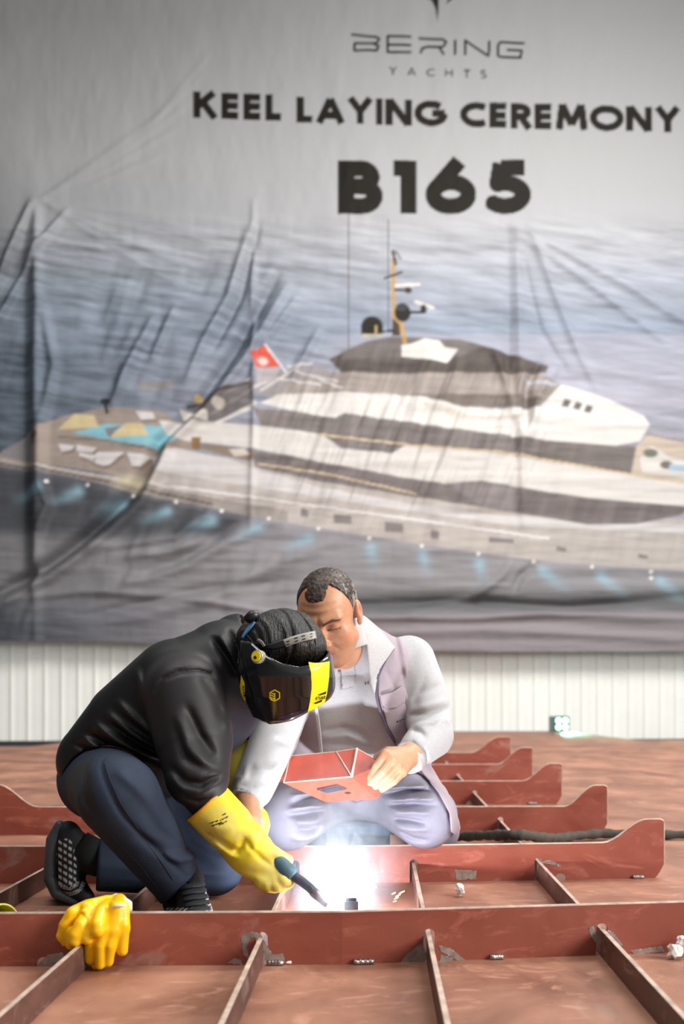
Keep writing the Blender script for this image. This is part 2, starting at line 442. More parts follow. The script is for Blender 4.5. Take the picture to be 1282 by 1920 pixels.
# ------------------------------------------------------------------ banner with its print
def build_banner():
    X0, X1 = -6.4, 6.35; nx, ny = 700, 640
    xs = np.linspace(X0, X1, nx).astype(f32)
    BY = 14.22+0.06*xs
    u = 641+F*xs/BY
    vb = np.interp(u, [-250, 0, 200, 320, 700, 900, 1282, 1500], [1198, 1201, 1203, 1208, 1219, 1222, 1221, 1220])
    zb = H-(vb-HZ)/F*BY; zt = 12.4
    t = np.linspace(0, 1, ny).astype(f32)
    Z = zb[None, :]+(zt-zb)[None, :]*t[:, None]; X = np.tile(xs, (ny, 1)); Y = np.tile(BY, (ny, 1))
    U = (641+F*X/Y).ravel(); W_ = (HZ-F*(Z-H)/Y).ravel()
    # ---- print
    col = np.zeros((len(U), 3), f32)
    def grad(keys): 
        k = [a for a, _ in keys]; c = np.array([L(*q) for _, q in keys]); return np.stack([np.interp(W_, k, c[:, i]) for i in range(3)], 1)
    sky = grad([(-200, (136, 136, 136)), (40, (151, 151, 151)), (300, (176, 176, 176)), (420, (184, 184, 187)), (520, (172, 176, 186)), (620, (150, 160, 176)), (700, (166, 170, 184)), (860, (170, 168, 178)), (1240, (165, 160, 163))])
    lef = grad([(-200, (132, 132, 132)), (40, (143, 143, 143)), (300, (172, 172, 172)), (420, (168, 170, 174)), (560, (138, 149, 162)), (700, (118, 130, 144)), (860, (104, 114, 126)), (1050, (112, 114, 118)), (1160, (96, 100, 108)), (1240, (74, 80, 88))])
    m = sstep(80, 720, U+0.25*(W_-600))[:, None]
    col = lef*(1-m)+sky*m
    far = sstep(65, -60, U)[:, None]*sstep(100, 420, W_)[:, None]; col = col*(1-0.45*far)  # shade of the strip folding back at the left, painted into the print
    wv = fbm(U*0.012+0.004*W_, W_*0.11-0.018*U, 3, 4)-0.5
    wv2 = fbm(U*0.03, W_*0.25-0.03*U, 9, 3)-0.5
    amp = sstep(390, 470, W_)*(1-0.55*sstep(860, 980, W_))
    sea = (1+(1.25*wv+0.5*wv2)*amp*(0.55+0.35*(1-m[:, 0])))[:, None]; col = col*np.clip(sea, 0.4, 1.7)
    hz = (sstep(628, 632, W_)*(1-sstep(755, 800, W_))*sstep(560, 700, U))[:, None]; col = col*(1-0.28*hz)+L(206, 200, 212)*0.28*hz
    def put(mask, c, a=1.0):
        nonlocal col
        k = (np.clip(mask, 0, 1)*a)[:, None]; col = col*(1-k)+np.asarray(c, f32)*k
    def poly(pts, c, a=1.0, soft=1.6, streak=0.0, hi=None):
        p = np.array(pts, f32); s = np.where((U > p[:, 0].min()-8) & (U < p[:, 0].max()+8) & (W_ > p[:, 1].min()-8) & (W_ < p[:, 1].max()+8))[0]
        d = sdpoly(U[s], W_[s], p); k = np.zeros(len(U), f32); k[s] = sstep(soft, -soft, d)
        cc = L(*c)
        if streak:
            sv = (fbm(U*0.07+0.02*W_, W_*0.012, 21, 3)-0.5)*streak; cc = np.clip(cc[None, :]*(1+sv[:, None]*2), 0, 1)
        put(k, cc, a)
    def line(pts, wd, c, a=1.0, soft=1.3):
        p = np.array(pts, f32); q = wd+6
        s = np.where((U > p[:, 0].min()-q) & (U < p[:, 0].max()+q) & (W_ > p[:, 1].min()-q) & (W_ < p[:, 1].max()+q))[0]
        d, _ = polyline_dist(U[s], W_[s], p); k = np.zeros(len(U), f32); k[s] = sstep(wd/2+soft*0.5, wd/2-soft*0.5, d); put(k, L(*c), a)
    def disc(cx, cy, rx, ry, c, a=1.0, soft=0.25):
        d = np.hypot((U-cx)/rx, (W_-cy)/ry); put(sstep(1+soft, 1-soft, d), L(*c), a)
    # water below the hull, darker towards the lower edge, pale hem at the bottom right
    poly([(-250, 866), (0, 872), (270, 930), (540, 982), (760, 1018), (1000, 1052), (1500, 1085), (1500, 1135), (-250, 1135)], (150, 147, 148), 0.55, 14)
    poly([(-250, 868), (0, 872), (270, 930), (470, 968), (420, 1010), (200, 1010), (-250, 980)], (58, 62, 68), 0.75, 16)
    poly([(620, 1112), (900, 1108), (1282, 1112), (1500, 1112), (1500, 1150), (1000, 1150), (620, 1158)], (84, 86, 88), 0.8, 24)
    poly([(660, 1158), (1000, 1153), (1500, 1150), (1500, 1240), (600, 1240)], (160, 151, 155), 0.95, 5)
    # underwater lights
    for i, (a, b_) in enumerate([(92, 906), (168, 912), (248, 928), (332, 943), (417, 960), (505, 975), (597, 993), (692, 1011), (790, 1025), (895, 1040), (998, 1054), (1107, 1064), (1217, 1073)]):
        sx = -1 if i < 7 else (0.15 if i < 10 else 1)
        ex = a+sx*26; ey = b_+(26 if i > 1 else 20)
        d, tt = polyline_dist(U, W_, [(ex+sx*34, ey+(9 if sx < 0 else 24)), (ex-sx*8, ey-8)])
        put(np.exp(-(d/11.0)**2)*(0.2+0.8*tt), L(168, 208, 224), 0.72)
    # aft terrace, pool, sails, seats
    poly([(-250, 815), (0, 848), (55, 812), (120, 783), (200, 767), (300, 772), (338, 795), (370, 840), (300, 872), (272, 908), (180, 886), (60, 868), (-250, 838)], (172, 158, 148))
    poly([(0, 842), (60, 815), (60, 866), (0, 852)], (150, 146, 148))
    poly([(140, 815), (200, 797), (330, 803), (352, 822), (300, 842), (215, 830)], (146, 204, 216))
    poly([(112, 808), (142, 779), (178, 781), (188, 803), (150, 806)], (222, 204, 158)); poly([(207, 824), (238, 796), (268, 796), (282, 820)], (222, 204, 158))
    poly([(198, 806), (232, 800), (208, 824)], (140, 138, 142))
    for q in ([(112, 834), (142, 838), (138, 846), (118, 850)], [(146, 836), (184, 842), (176, 851), (146, 848)], [(168, 866), (186, 850), (236, 850), (208, 874), (196, 876)], [(240, 850), (282, 856), (264, 876), (250, 876)], [(256, 774), (288, 776), (294, 788), (266, 790)], [(150, 850), (180, 856), (178, 866), (152, 858)]):
        poly([(a+2, b_+5) for a, b_ in q], (120, 100, 88), 0.7, 3); poly(q, (226, 222, 220))
    line([(112, 822), (200, 828), (290, 845)], 2, (120, 108, 102)); disc(200, 756, 10, 6, (58, 60, 58)); line([(199, 756), (203, 776)], 5, (58, 60, 58)); disc(68, 818, 9, 9, (110, 100, 88)); line([(66, 812), (64, 834)], 4, (90, 82, 74))
    # hull
    poly([(270, 905), (300, 850), (330, 843), (430, 862), (560, 880), (960, 955), (1500, 990), (1500, 1090), (1000, 1052), (760, 1018), (540, 982), (400, 952)], (196, 188, 182), 1, 2.5, 0.12)
    poly([(283, 855), (330, 843), (430, 862), (475, 880), (600, 915), (800, 952), (960, 970), (1282, 985), (1500, 990), (1500, 1004), (1282, 1001), (960, 987), (700, 950), (480, 915), (290, 885)], (222, 217, 216), 1, 2.5)
    poly([(-250, 830), (0, 858), (140, 884), (275, 908), (400, 935), (540, 960), (540, 982), (400, 955), (270, 930), (140, 897), (0, 872), (-250, 842)], (168, 160, 154), 1, 2.5)
    line([(-250, 834), (0, 860), (140, 886), (275, 910), (420, 938)], 4, (205, 196, 188)); line([(275, 908), (480, 935), (700, 965), (1026, 1011)], 5, (232, 228, 226)); line([(-250, 838), (0, 868), (140, 893), (270, 920), (400, 948)], 4, (120, 108, 100))
    # main-deck glazing, upper bulwark, upper-deck glazing
    poly([(470, 848), (560, 858), (750, 893), (850, 903), (900, 903), (1100, 935), (1300, 950), (1270, 968), (1190, 984), (1100, 985), (960, 962), (800, 937), (600, 905), (480, 878)], (128, 119, 118), 1, 2.2, 0.28)
    poly([(840, 902), (960, 908), (960, 962), (900, 952), (860, 925)], (150, 142, 142), 0.8, 6, 0.2)
    poly([(300, 790), (400, 793), (470, 800), (560, 806), (600, 814), (640, 843), (735, 852), (760, 836), (960, 854), (1160, 888), (1500, 928), (1500, 968), (1282, 951), (1100, 936), (900, 904), (860, 906), (830, 909), (750, 896), (560, 860), (470, 842), (340, 828), (310, 812)], (226, 221, 216), 1, 2.2)
    poly([(475, 768), (560, 772), (628, 786), (645, 776), (760, 786), (960, 820), (1170, 838), (1196, 840), (1180, 892), (960, 855), (760, 836), (735, 852), (645, 842), (600, 815), (490, 800)], (134, 126, 124), 1, 2.2, 0.34)
    poly([(960, 825), (1170, 840), (1190, 842), (1176, 888), (1080, 876), (960, 856)], (124, 116, 112), 0.8, 3, 0.15)
    line([(595, 816), (760, 836), (960, 853), (1180, 892), (1282, 908), (1500, 930)], 4, (214, 196, 164)); line([(485, 872), (600, 888), (780, 928)], 4, (206, 188, 158))
    # foredeck
    poly([(1190, 838), (1215, 815), (1290, 832), (1500, 850), (1500, 932), (1282, 906), (1180, 890)], (208, 192, 176), 1, 2.5); poly([(1196, 862), (1218, 838), (1250, 858), (1290, 868), (1290, 900), (1200, 888)], (226, 222, 216)); disc(1216, 852, 14, 8, (120, 124, 108)); disc(1246, 874, 12, 8, (120, 112, 104)); poly([(1252, 872), (1300, 876), (1300, 888), (1250, 884)], (168, 190, 210)); line([(1210, 816), (1282, 832), (1500, 856)], 4, (160, 150, 150))
    # bridge deck
    poly([(500, 745), (560, 706), (640, 700), (1000, 700), (1050, 724), (1012, 766), (870, 766), (760, 748)], (170, 160, 154), 1, 2.5, 0.28)
    poly([(740, 742), (960, 742), (1012, 750), (1005, 768), (870, 766)], (128, 118, 112), 0.9, 2.5, 0.2)
    poly([(488, 757), (522, 741), (620, 738), (720, 738), (800, 748), (870, 766), (960, 769), (1008, 768), (1050, 724), (1120, 745), (1204, 783), (1214, 800), (1196, 830), (1152, 838), (1050, 830), (960, 820), (830, 804), (700, 784), (645, 775), (628, 785), (560, 774)], (234, 230, 225), 1, 2.2)
    poly([(785, 755), (840, 765), (880, 782), (960, 780), (1000, 776), (960, 790), (870, 790), (800, 768)], (214, 206, 196), 0.8, 4)
    for a, b_ in ((1057, 758), (1078, 763), (1098, 769)): poly([(a-7, b_+6), (a-1, b_-7), (a+11, b_-3), (a+5, b_+9)], (116, 112, 114))
    poly([(980, 712), (1048, 724), (1030, 728), (990, 722)], (198, 206, 218), 0.8)
    # roof, tender box, mast
    poly([(616, 676), (650, 660), (685, 645), (730, 636), (860, 640), (960, 668), (1026, 690), (1020, 703), (640, 701)], (100, 92, 88), 1, 2.5, 0.25)
    poly([(640, 660), (700, 640), (760, 634), (860, 640), (900, 655), (860, 672), (640, 676)], (140, 132, 130), 0.55, 5, 0.2)
    poly([(752, 650), (770, 648), (795, 638), (822, 642), (832, 654), (858, 658), (842, 678), (836, 684), (800, 676), (752, 671)], (234, 230, 224))
    poly([(475, 742), (500, 700), (560, 686), (612, 690), (620, 704), (560, 712), (520, 740)], (168, 160, 160), 0.75, 3)
    for q in ([(540, 690), (585, 684)], [(555, 700), (632, 716)], [(520, 712), (600, 722)], [(600, 712), (640, 730)], [(490, 735), (560, 690)], [(380, 790), (500, 718)], [(405, 795), (470, 770)], [(420, 745), (470, 715)]): line(q, 4, (226, 222, 220), 0.85, 3)
    poly([(335, 790), (380, 745), (460, 718), (478, 722), (470, 765), (400, 795)], (112, 102, 98), 0.8, 4)
    poly([(338, 770), (375, 772), (392, 776), (390, 792), (342, 786)], (224, 218, 210)); disc(412, 760, 12, 10, (206, 196, 184)); disc(372, 748, 7, 8, (206, 182, 130)); line([(352, 764), (420, 735), (465, 722)], 5, (70, 64, 62), 0.8, 3); line([(400, 800), (480, 760)], 6, (226, 220, 216), 0.9, 3)
    poly([(360, 835), (420, 838), (480, 850), (470, 868), (400, 850)], (150, 132, 112), 0.9, 3); poly([(430, 845), (460, 843), (470, 856), (440, 858)], (222, 212, 200)); disc(250, 905, 30, 12, (224, 214, 184), 0.7, 0.6)
    poly([(360, 822), (378, 822), (376, 846), (362, 844)], (150, 118, 80))
    poly([(258, 718), (328, 716), (326, 732), (264, 738)], (150, 140, 130), 0.55, 4)
    line([(653, 408), (654, 660)], 2.4, (110, 106, 104), 0.8); line([(727, 418), (728, 630)], 2.2, (104, 104, 110), 0.8)
    line([(737, 492), (738, 600)], 7, (196, 160, 104)); line([(738, 598), (752, 612), (758, 645)], 8, (196, 160, 104)); poly([(736, 600), (748, 612), (750, 634), (734, 634)], (80, 66, 54))
    line([(736, 476), (741, 500)], 6, (92, 80, 66)); line([(742, 476), (750, 490)], 3, (100, 94, 90)); line([(720, 527), (752, 516)], 4, (66, 62, 60)); line([(742, 540), (784, 538)], 6, (232, 228, 222)); line([(740, 548), (768, 551)], 4, (58, 52, 48)); disc(764, 549, 7, 6, (70, 60, 48))
    line([(778, 570), (811, 581)], 6, (228, 224, 220)); line([(760, 590), (796, 588)], 5, (44, 42, 40)); disc(793, 583, 6, 8, (56, 52, 44)); disc(754, 590, 15, 17, (40, 37, 34), 1, 0.12); disc(752, 580, 10, 7, (70, 70, 72))
    disc(697, 616, 20, 19, (44, 41, 36), 1, 0.1); poly([(677, 614), (717, 614), (717, 631), (677, 631)], (44, 41, 36)); line([(680, 632), (715, 632)], 4, (206, 190, 160)); line([(704, 616), (704, 628)], 4, (196, 172, 118)); line([(716, 626), (738, 624)], 4, (50, 50, 52))
    poly([(472, 668), (500, 652), (528, 690), (482, 694)], (222, 96, 78)); disc(494, 682, 9, 7, (238, 222, 216), 0.9, 0.5); line([(499, 652), (536, 700)], 4, (226, 224, 226)); poly([(480, 694), (526, 692), (510, 725), (482, 725)], (206, 196, 196), 0.6, 3)
    for a, b_, ww, hh in ((571, 963, 13, 15), (642, 975, 33, 16), (738, 991, 34, 18), (814, 1004, 15, 17), (938, 1015, 46, 9), (1050, 1031, 18, 8), (1202, 1045, 18, 7)): poly([(a-ww/2, b_-hh/2-2), (a+ww/2, b_-hh/2+2), (a+ww/2, b_+hh/2+1), (a-ww/2, b_+hh/2-1)], (142, 134, 132))
    for a, b_ in [(92, 906), (168, 912), (248, 928), (332, 943), (417, 960), (505, 975), (597, 993), (692, 1011), (790, 1025), (895, 1040), (998, 1054), (1107, 1064), (1217, 1073), (1218, 1085)]: disc(a, b_, 3.6, 3.6, (246, 244, 238))
    # ---- lettering, drawn as strokes in a cell of unit cap height
    INK = (30, 27, 20)
    def arc(cx, cy, rx, ry, a0, a1, n=18): return [(cx+rx*math.cos(math.radians(a)), cy-ry*math.sin(math.radians(a))) for a in np.linspace(a0, a1, n)]
    G = {'K': (0.74, [[(.1, 0), (.1, 1)], [(.62, .02), (.16, .52)], [(.3, .42), (.66, 1)]]), 'E': (0.56, [[(.1, 0), (.1, 1)], [(.1, .1), (.52, .1)], [(.1, .5), (.5, .5)], [(.1, .9), (.52, .9)]]),
         'L': (0.50, [[(.1, 0), (.1, 1)], [(.1, .9), (.48, .9)]]), 'A': (0.86, [[(.08, 1), (.43, .06)], [(.43, .06), (.78, 1)], [(.22, .72), (.64, .72)]]), 'Y': (0.78, [[(.08, 0), (.39, .5)], [(.70, 0), (.39, .5)], [(.39, .5), (.39, 1)]]),
         'I': (0.2, [[(.1, 0), (.1, 1)]]), 'N': (0.80, [[(.1, 1), (.1, 0)], [(.12, .04), (.68, .96)], [(.7, 0), (.7, 1)]]), 'G': (0.96, [arc(.5, .5, .41, .41, 48, 360), [(.91, .5), (.52, .5)]]),
         'C': (0.80, [arc(.5, .5, .41, .41, 52, 308)]), 'R': (0.64, [[(.1, 0), (.1, 1)], [(.1, .1)]+arc(.3, .31, .22, .21, 90, -90)+[(.1, .52)], [(.3, .5), (.58, 1)]]), 'M': (0.98, [[(.1, 1), (.2, 0)], [(.2, .02), (.49, .8)], [(.49, .8), (.78, .02)], [(.78, 0), (.88, 1)]]),
         'O': (1.0, [arc(.5, .5, .42, .41, 0, 360, 32)]), 'B': (0.66, [[(.1, 0), (.1, 1)], [(.1, .1)]+arc(.32, .29, .19, .19, 90, -90)+[(.1, .48)], [(.1, .48)]+arc(.34, .69, .22, .21, 90, -90)+[(.1, .9)]]),
         '1': (0.42, [[(.28, 0), (.28, 1)], [(.04, .09), (.28, .09)]]), '6': (0.76, [arc(.38, .66, .28, .26, 0, 360, 28), [(.14, .53), (.52, .02)]]), '5': (0.72, [[(.64, .09), (.26, .09)], [(.26, .06), (.2, .46)], [(.19, .46)]+arc(.33, .66, .29, .245, 115, -145)]),
         'H': (0.8, [[(.1, 0), (.1, 1)], [(.7, 0), (.7, 1)], [(.1, .5), (.7, .5)]]), 'T': (0.66, [[(.33, 0), (.33, 1)], [(.04, .06), (.62, .06)]]), 'S': (0.62, [arc(.31, .28, .22, .22, 40, 250)+arc(.31, .72, .23, .22, 90, -140)])}
    def stroke(pts, wd, a=1.0, ink=INK, soft=1.5):
        p = np.array(pts, f32); q = wd+5
        s = np.where((U > p[:, 0].min()-q) & (U < p[:, 0].max()+q) & (W_ > p[:, 1].min()-q) & (W_ < p[:, 1].max()+q))[0]
        d = np.full(len(s), 1e9, f32)
        for i in range(len(p)-1):      # butt-ended segments
            e = p[i+1]-p[i]; ln = max(float(np.hypot(*e)), 1e-6); e = e/ln
            ax = (U[s]-p[i, 0])*e[0]+(W_[s]-p[i, 1])*e[1]; pr = np.abs(-(U[s]-p[i, 0])*e[1]+(W_[s]-p[i, 1])*e[0])
            d = np.minimum(d, np.maximum(pr-wd/2, np.maximum(-ax, ax-ln)))
            if i > 0 and len(p) > 3: d = np.minimum(d, np.hypot(U[s]-p[i, 0], W_[s]-p[i, 1])-wd/2)
        k = np.zeros(len(U), f32); k[s] = sstep(soft/2, -soft/2, d); put(k, L(*ink), a)
    def text(s, x0, y0, x1, y1, hgt, wd, gap, a=1.0, space=0.42, ink=INK):
        """cap tops run from (x0, y0) to (x1, y1)"""
        tot = sum((space if ch == ' ' else G[ch][0]+gap) for ch in s)-gap; sc = (x1-x0)/tot; x = 0
        for ch in s:
            if ch == ' ': x += space; continue
            for st in G[ch][1]:
                pts = []; hw = wd/2/hgt; flat = len(st) > 2 or abs(st[0][1]-st[-1][1]) < 0.02
                for (a_, b_) in st:
                    px = x0+(x+a_)*sc; f_ = (px-x0)/(x1-x0); bb = min(max(hw+(b_-.1)/.8*(1-2*hw), hw*.92), 1-hw*.92) if flat else b_; pts.append((px, y0+(y1-y0)*f_+bb*hgt))
                stroke(pts, wd, a, ink)
            x += G[ch][0]+gap
    text('KEEL', 364, 176, 529, 183, 49, 13.5, 0.12); text('LAYING', 557, 187, 835, 196, 48, 13.5, 0.10); text('CEREMONY', 862, 197, 1271, 208, 47, 13.5, 0.10)
    text('B165', 637, 307, 990, 306, 100, 30, 0.16)
    text('YACHTS', 728, 132, 911, 138, 15, 3.0, 0.92, 0.85)
    for st in ([(658, 72), (703, 75), (710, 79), (707, 86), (700, 88), (664, 87)], [(700, 88), (709, 93), (706, 101), (664, 101), (664, 87)], [(770, 77), (726, 75), (726, 104), (770, 105)], [(726, 90), (770, 92)],
               [(784, 78), (828, 80), (835, 85), (831, 93), (824, 95), (800, 94), (790, 97), (788, 107)], [(822, 95), (831, 109)], [(852, 81), (851, 110)], [(870, 110), (871, 83), (914, 111), (916, 83)], [(982, 87), (936, 86), (932, 91), (932, 111), (938, 113), (974, 114), (976, 101), (948, 100)]): stroke(st, 4.6)
    poly([(776, -6), (798, 2), (808, 8), (815, 22), (819, 49), (821, 22), (822, -40), (776, -40)], INK); poly([(846, -14), (840, 2), (835, 15), (852, 0), (868, -16)], INK)
    # ---- sag, folds and puckers of the sheet (metres towards the camera)
    D = 0.02+0.05*(fbm(U*0.004, W_*0.004, 31, 3)-0.5)
    def crease(pts, a, wd, off=None):
        nonlocal D
        p = np.array(pts, f32); m_ = wd*5+30
        s = np.where((U > p[:, 0].min()-m_) & (U < p[:, 0].max()+m_) & (W_ > p[:, 1].min()-m_) & (W_ < p[:, 1].max()+m_))[0]
        d, tt = polyline_dist(U[s], W_[s], p); D[s] += 1.5*a*np.exp(-(d/wd)**2)*np.sqrt(np.clip(4*tt*(1-tt)+0.05, 0, 1))
    # the strip left of the first hem falls away from the hem
    D += -0.16*sstep(70, 40, U)*sstep(330, 520, W_)*(1-sstep(1000, 1200, W_))+0.05*np.exp(-((U-72)/9)**2)*sstep(360, 420, W_)
    crease([(130, 400), (62, 480), (-30, 640)], 0.06, 7); crease([(62, 385), (20, 470), (-20, 560)], 0.09, 8)
    crease([(520, 520), (440, 660), (370, 760), (300, 830), (262, 905)], -0.12, 10); crease([(540, 540), (460, 680), (390, 770), (318, 838), (280, 915)], 0.09, 9)
    crease([(300, 850), (250, 925), (170, 1000), (90, 1060), (-60, 1140)], -0.15, 11); crease([(318, 862), (268, 945), (190, 1018), (110, 1078), (-40, 1160)], 0.08, 10)
    crease([(470, 430), (430, 560), (380, 650), (350, 720)], 0.06, 8); crease([(485, 425), (452, 560), (400, 660)], -0.06, 7)
    crease([(290, 600), (240, 700), (210, 770)], 0.07, 9); crease([(330, 580), (285, 680)], 0.05, 8); crease([(560, 560), (500, 640), (470, 720)], 0.05, 9); crease([(600, 620), (545, 720)], 0.05, 8)
    for i in range(5): crease([(80, 378), (180+30*i, 350-32*i), (320+20*i, 290-48*i)], 0.007, 6)
    for i in range(4): crease([(85, 385), (200, 400+20*i), (330, 410+42*i)], 0.010, 6)
    crease([(945, 420), (1060, 480), (1180, 545), (1330, 640)], 0.045, 9); crease([(960, 440), (1080, 520), (1250, 650)], 0.035, 8); crease([(990, 430), (1040, 560), (1080, 660), (1120, 740)], 0.035, 8); crease([(975, 480), (1010, 620), (1060, 700)], -0.03, 7)
    crease([(948, 420), (952, 600), (950, 700), (958, 770), (966, 870), (970, 1000)], -0.028, 9); crease([(968, 430), (972, 640), (975, 760), (978, 980)], 0.028, 8); crease([(925, 660), (950, 720), (962, 790)], 0.06, 8); crease([(1010, 680), (985, 730), (985, 800)], -0.08, 9); crease([(1040, 690), (1005, 745), (990, 830)], 0.05, 9)
    crease([(476, 380), (474, 560), (478, 760), (470, 990)], 0.035, 6); crease([(80, 560), (105, 690), (80, 800), (82, 1000)], 0.05, 10); crease([(75, 1000), (95, 950), (80, 900)], 0.06, 9)
    crease([(520, 975), (430, 1020), (330, 1070), (180, 1110)], 0.06, 12); crease([(640, 1010), (520, 1060), (380, 1130), (200, 1170)], 0.05, 14); crease([(470, 960), (350, 1050), (240, 1090)], -0.05, 12); crease([(420, 1010), (300, 1040), (200, 1050)], 0.04, 9); crease([(560, 1090), (380, 1105), (150, 1160)], -0.04, 9); crease([(0, 1130), (150, 1110), (330, 1120), (520, 1150)], 0.04, 8); crease([(400, 960), (330, 1010), (180, 1030)], 0.05, 9)
    crease([(640, 1135), (900, 1128), (1060, 1140), (1300, 1120)], -0.07, 10); crease([(640, 1160), (900, 1158), (1030, 1150), (1300, 1162)], 0.06, 9); crease([(680, 1190), (900, 1180), (1300, 1200)], 0.03, 10); crease([(960, 1050), (940, 1080), (880, 1125), (760, 1150)], 0.05, 9); crease([(1000, 1060), (975, 1080), (960, 1110)], -0.05, 8)
    pz = sstep(480, 560, U)*(1-sstep(1010, 1060, U))*sstep(650, 700, W_)*(1-sstep(930, 1000, W_))
    D += 0.075*pz*(fbm(U*0.045+W_*0.018, W_*0.007, 41, 3)-0.5)*2.0
    lz = (1-sstep(480, 600, U))*sstep(430, 560, W_)
    D += 0.11*lz*sstep(.42, .62, fbm(U*.008, W_*.006, 47, 2))*(fbm((U+0.45*W_)*0.016, (W_-0.6*U)*0.004, 43, 3)-0.5)*2.0
    D += 0.024*sstep(380, 480, W_)*(fbm(U*0.008, W_*0.06, 44, 3)-0.5)*2 + 0.012*(fbm(U*0.03, W_*0.012, 45, 3)-0.5)*2
    Y_ = (Y.ravel()-0.06-D)
    V_ = np.stack([X.ravel(), Y_, Z.ravel()], 1)
    g = np.arange(nx*ny).reshape(ny, nx)
    Q = np.stack([g[:-1, :-1], g[:-1, 1:], g[1:, 1:], g[1:, :-1]], -1).reshape(-1, 4)
    o = mk('banner', V_, Q, M['banner'], None, True, cols=np.clip(col*0.68, 0.004, 1), loc=(0, 14.2, 1.2))
    tag(o, 'huge grey fabric banner with yacht picture and KEEL LAYING CEREMONY lettering on the back wall', 'banner')
build_banner()

# ------------------------------------------------------------------ transverse frames
DIRX = 0.0343                                  # drift of the longitudinal bars per metre of depth
SX = {'a': -0.893, 'b': -0.532, 'c': -0.171, 'd': 0.182, 'e': 0.561}
SXY = lambda k, Y: SX[k]+DIRX*(Y-2.06)
TH = 0.008
def frame(Y0, sl, sr, xl, xr, h, label, ltip=None, rtip=None, drains=(), grind=()):
    yat = lambda x: Y0+(sr if x > 0 else sl)*x
    holes = []
    for k in 'abcde':
        kx = SXY(k, Y0)
        if xl+0.05 < kx < xr-0.05: holes.append((kx+0.002, 0.013, 0.056))
    holes += [(x, 0.019, 0.0) for x in drains]
    xs = set([xl, xr, 0.0])
    for x in np.arange(xl, xr, 0.06): xs.add(float(x))
    for cx, r, b0 in holes:
        for a in np.linspace(0, math.pi, 13): xs.add(cx-r*math.cos(a))
        xs.add(cx-r-1e-4); xs.add(cx+r+1e-4)
    for q in np.linspace(0, 1, 13):
        if rtip: xs.add(rtip[0]+(xr-rtip[0])*q)
        if ltip: xs.add(ltip[0]+(xl-ltip[0])*q)
    for e, on, sg in ((xr, rtip, 1), (xl, ltip, -1)):
        if on:
            for q in (0.003, 0.006, 0.012, 0.02, 0.03, 0.04): xs.add(e-sg*q)
    xs = sorted(xs); xs = [x for i, x in enumerate(xs) if i == 0 or x-xs[i-1] > 4e-5]
    def topz(x):
        for on, e, sg in ((rtip, xr, 1), (ltip, xl, -1)):
            if on and sg*(x-on[0]) > 0:
                t = (x-on[0])/(e-on[0]); d = abs(e-x); z = h+(on[1]-h)*float(sstep(0.0, 0.72, t))
                if d < 0.016: z -= 0.016-math.sqrt(max(0.016**2-(0.016-d)**2, 0))
                return z
        return h
    def botz(x):
        z = 0.0
        for cx, r, b0 in holes:
            if abs(x-cx) <= r: z = max(z, b0+math.sqrt(max(r*r-(x-cx)**2, 0)))
        for on, e in ((rtip, xr), (ltip, xl)):
            if on and abs(e-x) < 0.035: z = max(z, 0.05*(1-abs(e-x)/0.035)**1.6)
        return z
    vs = []; fs = []; mi = []
    for x in xs:
        zb_, zt_ = botz(x), topz(x); zm = max(zt_-0.0028, zb_+0.0005)
        vs += [(x, yat(x)+0.0012*(q == 2), z) for q, z in enumerate((zb_, zm, zt_))]+[(x, yat(x)+TH, z) for z in (zt_, zb_)]
    n = len(xs)
    for i in range(n-1):
        p, q = 5*i, 5*i+5; end = (rtip and xs[i] > xr-0.004) or (ltip and xs[i+1] < xl+0.004)
        fs += [(p, q, q+1, p+1), (p+1, q+1, q+2, p+2), (p+2, q+2, q+3, p+3), (p+3, q+3, q+4, p+4), (p+4, q+4, q, p)]; mi += [1 if end else 0, 1, 1, 0, 0]
    fs += [(0, 1, 2, 3, 4), (5*n-1, 5*n-2, 5*n-3, 5*n-4, 5*n-5)]; mi += [1, 1]
    me = bpy.data.meshes.new('steel_girder'); me.from_pydata([(x, y-Y0, z) for x, y, z in vs], [], fs); me.update()
    me.materials.append(M['frame']); me.materials.append(M['edge']); me.polygons.foreach_set('material_index', mi)
    o = bpy.data.objects.new('steel_girder', me); C.objects.link(o); o.location = (0, Y0, 0)
    tag(o, label, 'steel girder', 'transverse frames on the plating')
    for x, ln in grind:                       # bright tack welds along the foot
        b_ = MB()
        for i in range(4):
            q = x+ln*(i/3-0.5); b_.tube([(q-0.006, yat(q)-0.005, 0.006), (q+0.007, yat(q)-0.005, 0.005)], [0.006, 0.005], 8)
        b_.build('tack_weld', M['weld'], o, True)
    return o
G_ = ()
fr1 = frame(2.088, 0.020, 0.13, -1.15, 1.15, 0.112, 'nearest rust-red steel girder across the whole picture, yellow gloves hang over it', drains=(-0.62,), grind=((0.045, 0.03), (-0.14, 0.02), (0.33, 0.015)))
fr2 = frame(2.95, 0.0, 0.09, -1.5, 0.985, 0.112, 'second steel girder from the front, the grey-vested man kneels against it', rtip=(0.79, 0.182), drains=(0.66,), grind=((0.90, 0.02), (0.62, 0.02)))
fr3 = frame(3.93, 0.0, 0.02, -1.42, 1.055, 0.112, 'third steel girder from the front, behind the black hose', ltip=(-1.20, 0.20), rtip=(0.88, 0.196), drains=(0.72, -1.05), grind=((0.95, 0.03), (0.5, 0.02)))
fr4 = frame(4.95, 0.0, 0.02, -1.36, 1.10, 0.118, 'fourth steel girder from the front, with bright ground patch on its upturned end', ltip=(-1.15, 0.20), rtip=(0.90, 0.205), drains=(0.64,), grind=((0.95, 0.03),))
fr5 = frame(5.95, 0.0, 0.02, -1.46, 1.145, 0.125, 'fifth steel girder from the front, second from the far end', ltip=(-1.24, 0.21), rtip=(0.93, 0.225), drains=(0.64,))
